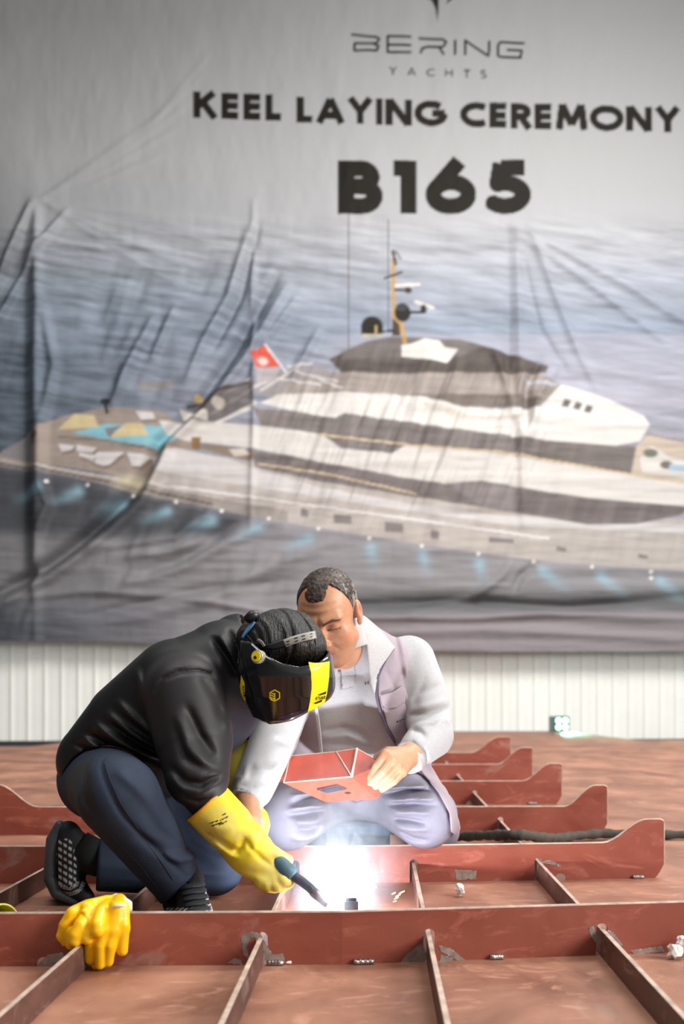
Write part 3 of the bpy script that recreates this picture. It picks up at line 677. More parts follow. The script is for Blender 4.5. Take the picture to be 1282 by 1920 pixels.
fr6 = frame(6.95, 0.0, 0.02, -1.48, 1.185, 0.13, 'farthest steel girder, the last of the row towards the wall', ltip=(-1.26, 0.22), rtip=(0.90, 0.24), drains=())
# ------------------------------------------------------------------ longitudinal bars through the keyholes
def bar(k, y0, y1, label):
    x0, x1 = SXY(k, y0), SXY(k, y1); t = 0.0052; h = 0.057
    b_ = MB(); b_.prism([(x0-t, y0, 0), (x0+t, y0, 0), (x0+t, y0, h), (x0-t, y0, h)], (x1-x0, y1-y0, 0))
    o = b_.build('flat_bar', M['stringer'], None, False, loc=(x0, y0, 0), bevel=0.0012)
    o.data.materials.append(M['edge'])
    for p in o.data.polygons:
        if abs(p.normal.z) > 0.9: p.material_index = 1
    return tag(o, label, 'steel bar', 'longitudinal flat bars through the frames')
bar('a', 1.1, 7.2, 'flat steel bar on edge at the far left, passing left of the black shoe sole')
bar('b', 0.9, 7.2, 'flat steel bar on edge that runs out from under the yellow rubber gloves')
bar('c', 0.9, 7.2, 'flat steel bar on edge passing below the torch hand, left of the welding arc')
bar('d', 0.9, 7.2, 'flat steel bar on edge just right of the welding arc and block')
bar('e', 0.9, 7.2, 'rightmost flat steel bar on edge, running to the bottom right corner')
# ------------------------------------------------------------------ marks and strips laid on a sculpted surface
def trace(f, px, py, Y0, off=0.001, steps=60):
    """walk from depth Y0 along the line of sight through (px, py) until the surface f"""
    o = np.array([0, 0, H], f32)
    s = np.stack([(px-641)/F*Y0, np.full(px.shape, Y0), H-(py-HZ)/F*Y0], 1).astype(f32)
    d = s-o; d /= np.linalg.norm(d, axis=1)[:, None]
    t = np.zeros(len(s), f32)
    for _ in range(steps):
        v = f(s+d*t[:, None]); t += np.clip(v, -0.01, 0.04)*0.8
    return s+d*(t-off)[:, None], (np.abs(v) < 0.006)
def decal(name, polys, f, Y0, mat, parent, off=0.0012, step=0.7, label=None, solid=0.0, holes=()):
    polys = [np.array(p, f32) for p in polys]
    a = np.concatenate(polys); x0, y0 = a.min(0)-step; x1, y1 = a.max(0)+step
    nx, ny = int((x1-x0)/step)+2, int((y1-y0)/step)+2
    gx, gy = np.meshgrid(x0+np.arange(nx)*step, y0+np.arange(ny)*step)
    X, Y = gx.ravel().astype(f32), gy.ravel().astype(f32)
    d = np.full(X.shape, 1e9, f32)
    for p in polys: d = np.minimum(d, sdpoly(X, Y, p))
    for p in holes: d = np.maximum(d, -sdpoly(X, Y, np.array(p, f32)))
    # pull the outer ring of grid points onto the outline
    e = 0.25
    dx = (np.roll(d.reshape(ny, nx), -1, 1)-np.roll(d.reshape(ny, nx), 1, 1)).ravel()/(2*step); dy = (np.roll(d.reshape(ny, nx), -1, 0)-np.roll(d.reshape(ny, nx), 1, 0)).ravel()/(2*step)
    m = (np.abs(d) < step*0.75); X = np.where(m, X-dx*d, X); Y = np.where(m, Y-dy*d, Y)
    ins = (d < step*0.75).reshape(ny, nx)
    g = np.arange(nx*ny).reshape(ny, nx)
    ok = ins[:-1, :-1] & ins[1:, :-1] & ins[:-1, 1:] & ins[1:, 1:]
    Q = np.stack([g[:-1, :-1], g[1:, :-1], g[1:, 1:], g[:-1, 1:]], -1)[ok]
    if not len(Q): return None
    pos, good = trace(f, X, Y, Y0, off)
    Q = Q[good[Q].all(1)]
    u, inv = np.unique(Q, return_inverse=True)
    o = mk(name, pos[u], inv.reshape(Q.shape), mat, parent, True)
    if solid:
        s_ = o.modifiers.new('thickness', 'SOLIDIFY'); s_.thickness = solid; s_.offset = 0
    if label: o['label'] = label
    return o
def thick(pts, wd):
    """a stroke as polygons"""
    out = []
    for (ax, ay), (bx, by) in zip(pts[:-1], pts[1:]):
        l = max(math.hypot(bx-ax, by-ay), 1e-6); nx, ny = -(by-ay)/l*wd/2, (bx-ax)/l*wd/2; ex, ey = (bx-ax)/l*wd*0.3, (by-ay)/l*wd*0.3
        out.append([(ax+nx-ex, ay+ny-ey), (bx+nx+ex, by+ny+ey), (bx-nx+ex, by-ny+ey), (ax-nx-ex, ay-ny-ey)])
    return out
def strip(name, pts, wds, f, Y0, mat, parent, off=0.003, solid=0.002, n=28, label=None):
    pts = np.array(pts, f32); seg = np.r_[0, np.cumsum(np.linalg.norm(np.diff(pts, axis=0), axis=1))]
    t = np.linspace(0, seg[-1], n); c = np.stack([np.interp(t, seg, pts[:, k]) for k in (0, 1)], 1)
    for _ in range(2): c[1:-1] = (c[:-2]+2*c[1:-1]+c[2:])/4
    w_ = np.interp(t, np.linspace(0, seg[-1], len(wds)), wds); tn = np.gradient(c, axis=0); tn /= np.linalg.norm(tn, axis=1)[:, None]
    nn = np.stack([-tn[:, 1], tn[:, 0]], 1); R = []
    for q in (-0.5, -0.25, 0, 0.25, 0.5): R.append(c+nn*(w_*q)[:, None])
    R = np.concatenate(R); pos, good = trace(f, R[:, 0].astype(f32), R[:, 1].astype(f32), Y0, off)
    g = np.arange(5*n).reshape(5, n); Q = np.stack([g[:-1, :-1], g[1:, :-1], g[1:, 1:], g[:-1, 1:]], -1).reshape(-1, 4)
    o = mk(name, pos, Q, mat, parent, True)
    s_ = o.modifiers.new('thickness', 'SOLIDIFY'); s_.thickness = solid; s_.offset = 0
    if label: o['label'] = label
    return o
PX = lambda p: (641+F*p[:, 0]/p[:, 1], HZ-F*(p[:, 2]-H)/p[:, 1])
def tint(n, c): return np.tile(L(*c), (n, 1))
def blend(col, k, c): k = np.clip(k, 0, 1)[:, None]; return col*(1-k)+L(*c)*k

# ================================================================== the welder
W1 = thing('person', 'person crouching at left in black jacket and navy jeans, masked, welding with yellow gauntlets', 'person', (-0.45, 2.6, 0))
def torso1(p, g=0.0):
    a = chain(p, [P(185, 1427, 2.60), P(250, 1362, 2.57), P(335, 1292, 2.54), P(408, 1243, 2.57), P(448, 1212, 2.63)], [.108-g, .125-g, .130-g, .100-g, .060-g])
    b = chain(p, [P(192, 1432, 2.80), P(255, 1368, 2.80), P(340, 1300, 2.80), P(415, 1255, 2.77), P(450, 1218, 2.68)], [.100-g, .120-g, .125-g, .095-g, .060-g])
    c = chain(p, [P(405, 1325, 2.66), P(330, 1390, 2.68), P(285, 1425, 2.68)], [.118-g, .125-g, .110-g])
    return smin(smin(a, b, .14), c, .10)
def armN(p, g=0.0): return chain(p, [P(343, 1302, 2.44), P(364, 1390, 2.40), P(370, 1455, 2.355), P(391, 1512, 2.365)], [.098-g, .094-g, .076-g, .044-g])
def armF(p, g=0.0): return chain(p, [P(425, 1285, 2.84), P(452, 1385, 2.90), P(446, 1420, 2.86)], [.085-g, .066-g, .054-g])
SLV1 = [([(372, 1268), (400, 1310), (418, 1352)], -.008, .010), ([(348, 1325), (375, 1380), (400, 1418)], -.011, .011), ([(334, 1345), (352, 1395), (392, 1436)], .008, .012), ([(330, 1360), (350, 1420), (398, 1445)], -.007, .010),
        ([(325, 1440), (350, 1462), (380, 1468), (412, 1452)], -.010, .010), ([(325, 1455), (350, 1478), (385, 1484), (412, 1466)], .006, .010), ([(385, 1285), (412, 1330), (425, 1370)], .006, .010), ([(345, 1490), (372, 1500), (400, 1490)], -.006, .008),
        ([(283, 1296), (300, 1273), (330, 1259), (365, 1257), (400, 1268), (425, 1287)], -.007, .006)]
BOD1 = [([(225, 1318), (262, 1350), (310, 1390)], .008, .012), ([(205, 1340), (250, 1376), (320, 1418)], .010, .013), ([(215, 1356), (260, 1394), (320, 1432)], -.010, .011), ([(178, 1358), (225, 1390), (300, 1430)], .009, .012), ([(165, 1378), (215, 1408), (285, 1440)], -.009, .011),
        ([(150, 1384), (200, 1412), (260, 1440)], .007, .010), ([(130, 1396), (170, 1412), (230, 1432)], -.006, .010), ([(260, 1260), (275, 1290), (282, 1320)], .008, .012), ([(395, 1195), (420, 1230), (438, 1262)], -.008, .010), ([(410, 1190), (432, 1225), (444, 1250)], .006, .008), ([(425, 1180), (442, 1215), (447, 1240)], -.006, .007),
        ([(330, 1230), (350, 1250), (365, 1256)], -.004, .010)]
BOD1X = [(q, a*1.9, w_*.8) for q, a, w_ in BOD1]
def legN(p, g=0.0): return chain(p, [P(190, 1462, 2.60), P(223, 1494, 2.28), P(334, 1656, 2.405), P(352, 1684, 2.42)], [.098-g, .094-g, .061-g, .061-g])
def legF(p, g=0.0): return chain(p, [P(210, 1470, 2.80), P(402, 1625, 2.75), P(190, 1622, 2.68), P(150, 1618, 2.67)], [.105-g, .080-g, .070-g, .070-g])
LEG1 = [([(188, 1425), (212, 1470), (240, 1525), (282, 1590), (335, 1655)], -.004, .006), ([(300, 1600), (330, 1622), (362, 1622)], .006, .010), ([(255, 1560), (300, 1600), (345, 1612)], -.005, .012), ([(150, 1440), (165, 1490), (190, 1530)], -.006, .014), ([(225, 1440), (262, 1470), (285, 1500)], .005, .012), ([(270, 1505), (295, 1560), (330, 1600)], -.004, .012)]
LEG1F = [([(300, 1540), (340, 1580), (400, 1600)], .008, .012), ([(300, 1565), (340, 1600), (400, 1625)], -.008, .010), ([(340, 1560), (380, 1590), (430, 1605)], -.007, .010), ([(330, 1615), (380, 1635), (420, 1640)], .006, .010)]
def jeans1(p):
    pel = ell(p, P(190, 1458, 2.69), (.105, .165, .105))
    a = legN(p)-1.5*folds(p, LEG1, 2.25); a = smax(a, plane(p, P(337, 1660, 2.41), np.array([.62, .10, -.62], f32)), .008)
    b = legF(p)-folds(p, LEG1F, 2.68); b = smax(b, plane(p, P(182, 1620, 2.68), P(190, 1622, 2.68)-P(402, 1625, 2.75)), .008)
    d = smin(smin(pel, a, .05), b, .06)
    # open trouser legs
    d = np.maximum(d, -np.maximum(legN(p, .010), -plane(p, P(310, 1622, 2.39), np.array([.62, .10, -.62], f32))))
    return np.maximum(d, 0.003-p[:, 2])
def jacket1(p):
    t = torso1(p)-1.0*folds(p, BOD1X, 2.46)*(p[:, 1] < 2.68); a = armN(p)-1.3*folds(p, SLV1, 2.32)*(p[:, 1] < 2.42); b = armF(p)
    d = smin(smin(t, a, .025), b, .03)
    d = smax(d, plane(p, P(446, 1200, 2.6), P(470, 1206, 2.6)-P(420, 1195, 2.6)), .01)*1.0 if False else d
    d = np.maximum(d, -(cap(p, P(440, 1212, 2.645), P(500, 1190, 2.645), .052, .10)))
    return np.maximum(d, -(legN(p, -.004)))
def jn1(v):
    x, y = PX(v); c = tint(len(v), (43, 52, 68)); k = sdpoly(x, y, [(135, 1440), (165, 1425), (178, 1470), (182, 1530), (170, 1545), (140, 1530), (122, 1490)])
    return blend(c, sstep(4, -4, k)*(v[:, 1] < 2.7), (46, 46, 50))
def jcol(v):
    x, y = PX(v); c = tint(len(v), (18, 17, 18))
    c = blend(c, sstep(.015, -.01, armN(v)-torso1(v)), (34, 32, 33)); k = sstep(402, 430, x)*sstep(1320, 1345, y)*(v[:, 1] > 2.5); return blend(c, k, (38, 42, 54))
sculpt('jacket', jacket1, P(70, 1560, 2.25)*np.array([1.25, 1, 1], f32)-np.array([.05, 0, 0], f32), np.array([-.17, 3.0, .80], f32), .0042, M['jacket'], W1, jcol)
sculpt('jeans', jeans1, np.array([-.95, 2.10, -.002], f32), np.array([-.20, 3.02, .52], f32), .0044, M['jeans'], W1, jn1)
strip('side_seam', [(196, 1428), (206, 1462), (226, 1506), (262, 1560), (300, 1612), (325, 1650)], [2.0], jeans1, 1.9, M['seam'], W1, .0006, .0012, 50)
strip('side_seam', [(205, 1560), (225, 1585), (262, 1622), (296, 1668)], [1.6], jeans1, 1.9, M['seam'], W1, .0006, .001, 30)
# body under the clothes: head, neck, trunk, arms, legs in one surface
HC1 = P(520, 1222, 2.53)
def body1(p):
    hd = smin(ell(p, HC1, (.085, .082, .080)), cap(p, P(515, 1245, 2.52), P(500, 1300, 2.48), .060, .045), .05)
    nk = cap(p, P(505, 1232, 2.56), P(438, 1225, 2.66), .054, .058)
    d = smin(hd, nk, .04)
    d = smin(d, ell(p, P(451, 1230, 2.535), (.012, .016, .024)), .006)
    d = smin(d, torso1(p, .03), .04); d = smin(d, armN(p, .03), .03); d = smin(d, armF(p, .026), .03)
    d = smin(d, cap(p, P(385, 1500, 2.365), P(500, 1622, 2.39), .034, .028), .03)
    d = smin(d, chain(p, [P(446, 1420, 2.86), P(446, 1462, 2.80), P(476, 1540, 2.67)], [.034, .032, .026]), .02)
    d = smin(d, chain(p, [P(190, 1462, 2.60), P(223, 1494, 2.28), P(340, 1655, 2.42)], [.070, .062, .028]), .04); d = smin(d, chain(p, [P(210, 1470, 2.80), P(402, 1625, 2.75), P(215, 1618, 2.69)], [.072, .046, .036]), .04)
    d = smin(d, cap(p, P(341, 1656, 2.42), P(347, 1700, 2.40), .024, .022), .02); d = smin(d, cap(p, P(215, 1618, 2.69), P(145, 1590, 2.67), .034, .028), .02)
    return np.maximum(d, .004-p[:, 2])
def skin1(v):
    c = tint(len(v), (206, 146, 112)); d = np.linalg.norm(v-P(450, 1232, 2.53), axis=1); return blend(c, sstep(.03, .012, d)*.6, (208, 118, 92))
sculpt('body', body1, np.array([-.95, 2.14, -.002], f32), np.array([-.05, 3.0, .83], f32), .0055, M['skin'], W1, skin1)
# hair
def hair1(p, rough=True):
    q = p-P(531, 1207, 2.50)
    d = ell(p, P(531, 1206, 2.50), (.099, .092, .088)); d = smin(d, ell(p, P(478, 1198, 2.55), (.045, .06, .04)), .05); d = smin(d, ell(p, P(575, 1215, 2.46), (.045, .05, .045)), .04)
    if rough:
        th = q[:, 0]*9+q[:, 1]*6; al = q[:, 2]*7+q[:, 0]*2.5
        d = d-.0036*(vnoise(th*6+3*vnoise(al*1.2, th*.7, 61), al*1.1, 62)-.5)-.0036*(vnoise(th*17+al*1.5, al*1.6, 63)-.5)
        lk = vnoise(th*2.2+50, al*0.6+50, 64); d = d+.006*np.exp(-((lk-.5)/.05)**2)
    return d
sculpt('hair', hair1, P(435, 1290, 2.55)-np.array([.0, .2, 0], f32), P(625, 1115, 2.5)+np.array([0, .2, 0], f32), .0024, M['black_hair'], W1)

# ---- welding helmet
HX, HY, HZc = float(P(541, 1285, 2.47)[0]), 2.475, float(P(541, 1285, 2.47)[2])
FD = np.array([.75, -.66], f32)
HPOLY = [(447, 1206), (472, 1203), (500, 1221), (530, 1234), (562, 1241), (595, 1240), (618, 1230), (650, 1215), (668, 1290), (618, 1322), (578, 1337), (548, 1352), (505, 1364), (470, 1358), (447, 1312), (438, 1262)]
HP2 = [tuple(P(a, b, 2.40)[[0, 2]]) for a, b in HPOLY]
HP3 = [tuple(P(a, b-(120 if i < 8 else 0), 2.40)[[0, 2]]) for i, (a, b) in enumerate(HPOLY)]
def hshape(p, g=0.0, poly=None):
    z = p[:, 2]-HZc; x = p[:, 0]-HX; y = p[:, 1]-HY+.24*z
    s = x*FD[0]+y*FD[1]; l = x*FD[1]-y*FD[0]
    r = .110-.20*np.clip(-z-.03, 0, 1)-.15*np.clip(z-.02, 0, 1)-g
    ss = np.maximum(s, 0)+np.minimum(s+.24, 0)
    d = np.hypot(ss*np.where(s > 0, .97, 1), l)-r
    # brow edge over the side shields
    d = d-.004*sstep(.0, .012, (s+.02)+.45*(z+.02))*(g == 0)
    return d
def hside(p, poly, g=0.0):
    zz = p[:, 2]-.30*(p[:, 1]-2.40); return sdpoly(p[:, 0]*2.40/np.maximum(p[:, 1], .5)*1.0 if False else p[:, 0], zz, poly)+g
def helmet(p):
    out = smax(hshape(p), hside(p, HP2), .016)
    inn = np.maximum(hshape(p, .0065), hside(p, HP3, .0065))
    return np.maximum(out, -inn)
hel = sculpt('welding_helmet', helmet, P(425, 1385, 2.5)-np.array([.03, .25, .02], f32), P(640, 1180, 2.5)+np.array([.05, .30, .06], f32), .0022, M['helmet'], W1, label='glossy black welding helmet with yellow panel')
hs = lambda p: smax(hshape(p), hside(p, HP2), .016)
decal('yellow_panel', [[(578, 1241), (583, 1262), (584, 1290), (581, 1315), (577, 1335), (590, 1332), (607, 1324), (613, 1300), (617, 1270), (618, 1240), (605, 1242), (590, 1243)]], hs, 2.1, M['yellow'], hel)
decal('side_sticker', [[(452, 1266), (458, 1280), (460, 1310), (464, 1335), (464, 1352), (459, 1350), (452, 1332), (448, 1300)]], hs, 2.1, M['yellow'], hel)
# lettering and marks
LG = {'E': [[(0, 0), (0, 1)], [(0, 0), (.8, 0)], [(0, .5), (.7, .5)], [(0, 1), (.8, 1)]], 'S': [[(.85, .05), (0, .05)], [(0, .05), (0, .5)], [(0, .5), (.85, .5)], [(.85, .5), (.85, .97)], [(.85, .97), (0, .97)]], 'A': [[(0, 1), (.42, 0)], [(.42, 0), (.85, 1)], [(.18, .65), (.68, .65)]],
      'B': [[(0, 0), (0, 1)], [(0, 0), (.7, .05)], [(.7, .05), (.7, .45)], [(.7, .45), (0, .5)], [(.7, .5), (.8, .95)], [(.8, .95), (0, 1)]], 'W': [[(0, 0), (.25, 1)], [(.25, 1), (.5, .1)], [(.5, .1), (.75, 1)], [(.75, 1), (1, 0)]], 'R': [[(0, 0), (0, 1)], [(0, 0), (.8, .05)], [(.8, .05), (.8, .5)], [(.8, .5), (0, .5)], [(.3, .5), (.85, 1)]],
      'I': [[(.2, 0), (.2, 1)]], 'O': [[(0, 0), (.85, 0)], [(.85, 0), (.85, 1)], [(.85, 1), (0, 1)], [(0, 1), (0, 0)]], 'T': [[(.42, 0), (.42, 1)], [(0, 0), (.85, 0)]], 'e': [[(0, .65), (.7, .65)], [(.7, .65), (.6, .35)], [(.6, .35), (0, .4)], [(0, .4), (0, 1)], [(0, 1), (.7, 1)]], 'c': [[(.7, .4), (0, .4)], [(0, .4), (0, 1)], [(0, 1), (.7, 1)]], 'h': [[(0, 0), (0, 1)], [(0, .45), (.7, .45)], [(.7, .45), (.7, 1)]],
      'N': [[(0, 1), (0, 0)], [(0, 0), (.8, 1)], [(.8, 1), (.8, 0)]], 'G': [[(.8, 0), (0, 0)], [(0, 0), (0, 1)], [(0, 1), (.8, 1)], [(.8, 1), (.8, .5)], [(.8, .5), (.4, .5)]]}
def letters(s, o, ux, uy, adv, wd):
    """strokes of s from origin o, unit vectors for advance and down (pixels)"""
    out = []
    for i, ch in enumerate(s):
        if ch == ' ': continue
        for st in LG[ch]: out += thick([(o[0]+ux[0]*(i*adv+a)+uy[0]*b, o[1]+ux[1]*(i*adv+a)+uy[1]*b) for a, b in st], wd)
    return out
pl = bpy.data.objects['yellow_panel']
decal('logo', [[(595, 1303), (612, 1296), (611, 1301), (600, 1304)], [(587, 1319), (605, 1311), (603, 1316), (592, 1320)]]+letters('ESAB', (593, 1307), (3.8, -.55), (-.8, 5.2), 1.25, 1.0), hs, 2.1, M['blackink'], hel, .0024, .4)
decal('lettering', letters('WARRIOR', (457.5, 1286), (.42, 4.2), (-3.4, .3), 1.3, .8)+letters('Tech', (460.6, 1328), (.35, 3.6), (-3.4, .3), 1.25, .8), hs, 2.1, M['blackink'], hel, .0024, .4)
hx = [(515+11.5*math.sin(math.radians(a)), 1304-11.5*math.cos(math.radians(a))) for a in range(0, 360, 60)]
hx2 = [(515+9.3*math.sin(math.radians(a)), 1304-9.3*math.cos(math.radians(a))) for a in range(0, 360, 60)]
bars_ = [thick([(507.5, 1299+4.2*i), (513.5, 1301.5+4.2*i)], 1.9)[0] for i in range(4)]+thick([(515, 1300), (515, 1314)], 1.8)
decal('hexagon_mark', [hx], hs, 2.1, M['yellow'], hel, .0014, .5, holes=[hx2]); decal('hexagon_bars', bars_, hs, 2.1, M['yellow'], hel, .0014, .4)
kq, _ = trace(hs, np.array([486.0], f32), np.array([1232.0], f32), 2.1, 0); kq = kq[0]; kn = np.array([-.45, -.88, .1]); kn /= np.linalg.norm(kn)
b_ = MB(); b_.tube([kq-kn*.004, kq+kn*.010, kq+kn*.013], [.0165, .0165, .015], 28); b_.build('pivot_knob', M['strap'], hel, False)
b_ = MB(); b_.tube([kq+kn*.012, kq+kn*.0155], [.0125, .012], 28); kc = b_.build('knob_cap', M['yellow'], hel, False)
b_ = MB(); b_.tube([kq+kn*.0150+np.array([-.002, 0, -.003]), kq+kn*.0162+np.array([-.002, 0, -.003])], [.005, .005], 4); b_.build('knob_mark', M['blackink'], hel, False)
decal('lens', [[(508, 1352), (530, 1342), (556, 1334), (566, 1333), (560, 1341), (540, 1350), (515, 1357)]], hs, 2.1, M['lens'], hel, .001, .8)
# headgear: ratchet at the nape, side bands and the grey strap over the crown
hh = lambda p: hair1(p, False)
strip('head_strap', [(533, 1207), (545, 1202), (565, 1196), (592, 1190)], [15, 15, 15], hh, 2.2, M['strap'], hel, .006, .002)
decal('strap_slots', [thick([(537, 1203.5), (542, 1202)], 2.2)[0], thick([(537, 1209), (542, 1207.5)], 2.2)[0], thick([(552, 1197), (557, 1195.5)], 2.2)[0], thick([(553, 1203), (558, 1201)], 2.2)[0], thick([(566, 1193), (571, 1191.5)], 2.2)[0], thick([(567, 1199), (572, 1197.5)], 2.2)[0], thick([(582, 1189), (585, 1188)], 2)[0], thick([(582, 1194.5), (585, 1193.5)], 2)[0]], hh, 2.2, M['blackink'], hel, .0078, .4)
strip('side_band', [(462, 1190), (472, 1205), (495, 1213), (515, 1212), (535, 1205)], [4, 5, 8, 13, 15], hh, 2.2, M['plastic'], hel, .005, .002)
strip('clip', [(483, 1199), (490, 1204), (495, 1212)], [5, 6, 5], hh, 2.2, M['strap'], hel, .008, .002)
rk, _ = trace(hh, np.array([473.0], f32), np.array([1168.0], f32), 2.2, 0); rk = rk[0]+np.array([0, 0, .014])
b_ = MB(); b_.tube([rk+np.array([-.016, .0, -.006]), rk+np.array([0, -.002, .003]), rk+np.array([.016, 0, .008])], [.010, .0155, .010], 18); b_.build('ratchet_knob', M['plastic'], hel, True)
strip('ratchet_band', [(476, 1165), (468, 1176), (458, 1190), (455, 1196)], [6, 7, 5, 4], hh, 2.2, M['blue'], hel, .007, .003)

# ---- gauntlets
C0, C1, C2, C3 = P(389, 1508, 2.370), P(428, 1549, 2.375), P(468, 1596, 2.385), P(508, 1632, 2.39)
def gaunt(p):
    d = chain(p, [C0, C1, C2], [.061, .060, .050]); d = smin(d, chain(p, [C2, C3], [.050, .040]), .03)
    fin = None
    for pts, r in (([P(528, 1630, 2.375), P(531, 1650, 2.352), P(541, 1655, 2.372)], .0155), ([P(513, 1640, 2.37), P(518, 1660, 2.352), P(530, 1662, 2.372)], .0160), ([P(500, 1643, 2.37), P(503, 1662, 2.355), P(515, 1664, 2.372)], .0155), ([P(487, 1642, 2.37), P(490, 1656, 2.36), P(502, 1661, 2.372)], .0145), ([P(490, 1600, 2.37), P(516, 1602, 2.372), P(538, 1613, 2.386)], .0170)):
        c = chain(p, pts, [r, r*.97, r*.9]); fin = c if fin is None else smin(fin, c, .006)
    d = smin(d, fin, .018)
    d = d-folds(p, [([(385, 1560), (420, 1585), (445, 1600)], -.007, .009), ([(440, 1600), (452, 1590), (456, 1575)], -.012, .007), ([(395, 1572), (425, 1600), (445, 1607)], .007, .010), ([(455, 1570), (470, 1590), (490, 1612), (505, 1625)], -.005, .006), ([(470, 1560), (478, 1580), (470, 1605)], .005, .010), ([(395, 1540), (410, 1552), (440, 1550)], .004, .012), ([(445, 1640), (470, 1648), (500, 1655)], .004, .01), ([(510, 1612), (522, 1620), (532, 1630)], -.003, .006)], 2.33)
    ax = C0-C1; d = smax(d, plane(p, P(388, 1507, 2.37), ax), .003)
    inn = np.maximum(chain(p, [C0+ax*.5, C0, C1], [.0545, .0545, .052]), -plane(p, C1, ax))
    return np.maximum(d, -inn)
def gcol(v):
    x, y = PX(v); c = tint(len(v), (238, 214, 52)); k = fbm(x*.03, y*.03, 71, 3)
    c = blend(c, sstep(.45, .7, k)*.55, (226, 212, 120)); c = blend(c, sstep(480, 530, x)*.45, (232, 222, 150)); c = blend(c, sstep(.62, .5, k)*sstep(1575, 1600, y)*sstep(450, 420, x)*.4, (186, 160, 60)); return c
ga = sculpt('gauntlet', gaunt, P(345, 1690, 2.38)-np.array([0, .12, 0], f32), P(565, 1465, 2.4)+np.array([0, .12, 0], f32), .003, M['gauntlet'], W1, gcol, label='yellow leather gauntlet holding the torch')
def ring(c, ax, r, n=40):
    ax = Vector([float(q) for q in ax]).normalized(); u = ax.orthogonal().normalized(); w_ = ax.cross(u)
    return [Vector([float(q) for q in c])+(u*math.cos(t)+w_*math.sin(t))*r for t in np.linspace(0, 2*math.pi, n, endpoint=False)]
b_ = MB(); b_.tube(ring(P(387.5, 1506, 2.37), C0-C1, .0590), .0046, 8, True); b_.build('cuff_binding', M['trim'], ga, True)
gm = []
rr = random.Random(4)
for row, (x0, y0, n) in enumerate(((392, 1543, 7), (397, 1547, 8), (411, 1546, 6), (413, 1537, 6), (417, 1527, 3))):
    for i in range(n):
        a, b2 = x0+i*2.6+(0 if row < 2 else 0), y0-i*(.9+.5*(row > 1)); hgt = rr.uniform(1.4, 3.2); gm.append([(a, b2), (a+rr.uniform(1.0, 2.0), b2-.6), (a+rr.uniform(.8, 1.7), b2+hgt), (a-.4, b2+hgt)])
decal('stamp', gm, gaunt, 2.1, M['blackink'], ga, .001, .5)
def gauntF(p):
    d = chain(p, [P(452, 1408, 2.87), P(440, 1450, 2.81), P(458, 1508, 2.73), P(478, 1545, 2.665)], [.056, .052, .044, .038])
    for pts in ([P(476, 1545, 2.635), P(478, 1566, 2.615), P(486, 1576, 2.625)], [P(484, 1550, 2.645), P(489, 1568, 2.635), P(494, 1576, 2.65)], [P(468, 1540, 2.625), P(468, 1560, 2.605), P(476, 1572, 2.61)], [P(490, 1530, 2.68), P(494, 1548, 2.67), P(492, 1562, 2.655)]): d = smin(d, chain(p, pts, [.016, .0145, .013]), .012)
    ax = P(452, 1408, 2.87)-P(440, 1450, 2.81); d = smax(d, plane(p, P(452, 1410, 2.868), ax), .003)
    return np.maximum(d, -np.maximum(cap(p, P(454, 1400, 2.88), P(440, 1450, 2.81), .050, .046), -plane(p, P(441, 1446, 2.815), ax)))
gb = sculpt('gauntlet', gauntF, P(395, 1600, 2.62)-np.array([0, .1, 0], f32), P(525, 1385, 2.85)+np.array([0, .16, 0], f32), .0036, M['gauntlet'], W1, lambda v: blend(tint(len(v), (226, 206, 40)), fbm(v[:, 0]*30, v[:, 2]*30, 5, 3)-.3, (236, 222, 120)), label='yellow leather gauntlet of the far hand')
b_ = MB(); b_.tube(ring(P(452, 1410, 2.868), P(452, 1408, 2.87)-P(440, 1450, 2.81), .054), .004, 8, True); b_.build('cuff_binding', M['trim'], gb, True)

# ---- shoes
def shoeB(p):          # toes on the plating, heel up
    up = chain(p, [P(128, 1560, 2.665), P(132, 1605, 2.665), P(134, 1650, 2.665), P(158, 1682, 2.66)], [.030, .036, .036, .020])
    up = smin(up, chain(p, [P(122, 1570, 2.70), P(122, 1620, 2.71), P(130, 1665, 2.70), P(160, 1684, 2.68)], [.030, .036, .034, .020]), .03)
    up = smin(up, cap(p, P(148, 1592, 2.67), P(178, 1606, 2.675), .040, .042), .03)
    return up
def soleB(p):
    d = None
    for yy, k in ((2.655, 1), (2.70, .97), (2.735, .9)):
        c = chain(p, [P(112, 1548, yy), P(100, 1575, yy), P(96, 1610, yy), P(94, 1645, yy), P(106, 1674, yy), P(138, 1689, yy), P(164, 1689, yy)], [.014*k, .019*k, .018*k, .018*k, .016*k, .012*k, .008])
        d = c if d is None else smin(d, c, .03)
    return np.maximum(d, .001-p[:, 2])
def scolB(v):
    x, y = PX(v); c = tint(len(v), (24, 25, 27))
    # pale dashes in the knit, running down and to the right, shorter towards the toe
    t = (y-1575)/95.0
    s = (x-112)*.50+(y-1575)*-.866*0
    u = (x-108)/9.5; rowp = (y-1570-(x-108)*.62)/13.0
    dash = (np.abs(u-np.floor(u)-.5) < .34) & (np.abs(rowp-np.floor(rowp)-.5) < .20+.05*np.clip(t, 0, 1)) & (y > 1572) & (y < 1662) & (x > 105) & (x < 143) & (y-1572 > (x-130)*1.6)
    ang = np.degrees(np.arctan2(y-1650, x-128)); rad = np.hypot(x-128, (y-1650)*1.1)
    toe = (rad > 14) & (rad < 33) & (ang > 5) & (ang < 150) & ((ang/9.0-np.floor(ang/9.0)) < .62) & (np.abs(rad-23) > 2.0)
    return blend(c, dash.astype(f32)+((y > 1652) & toe).astype(f32), (172, 174, 174))
shB = sculpt('shoe', lambda p: np.maximum(shoeB(p), -soleB(p)-.004), P(60, 1720, 2.6)-np.array([0, .1, 0], f32), P(215, 1520, 2.7)+np.array([0, .14, 0], f32), .0022, M['shoe'], W1, scolB, label='black knit shoe standing on its toes')
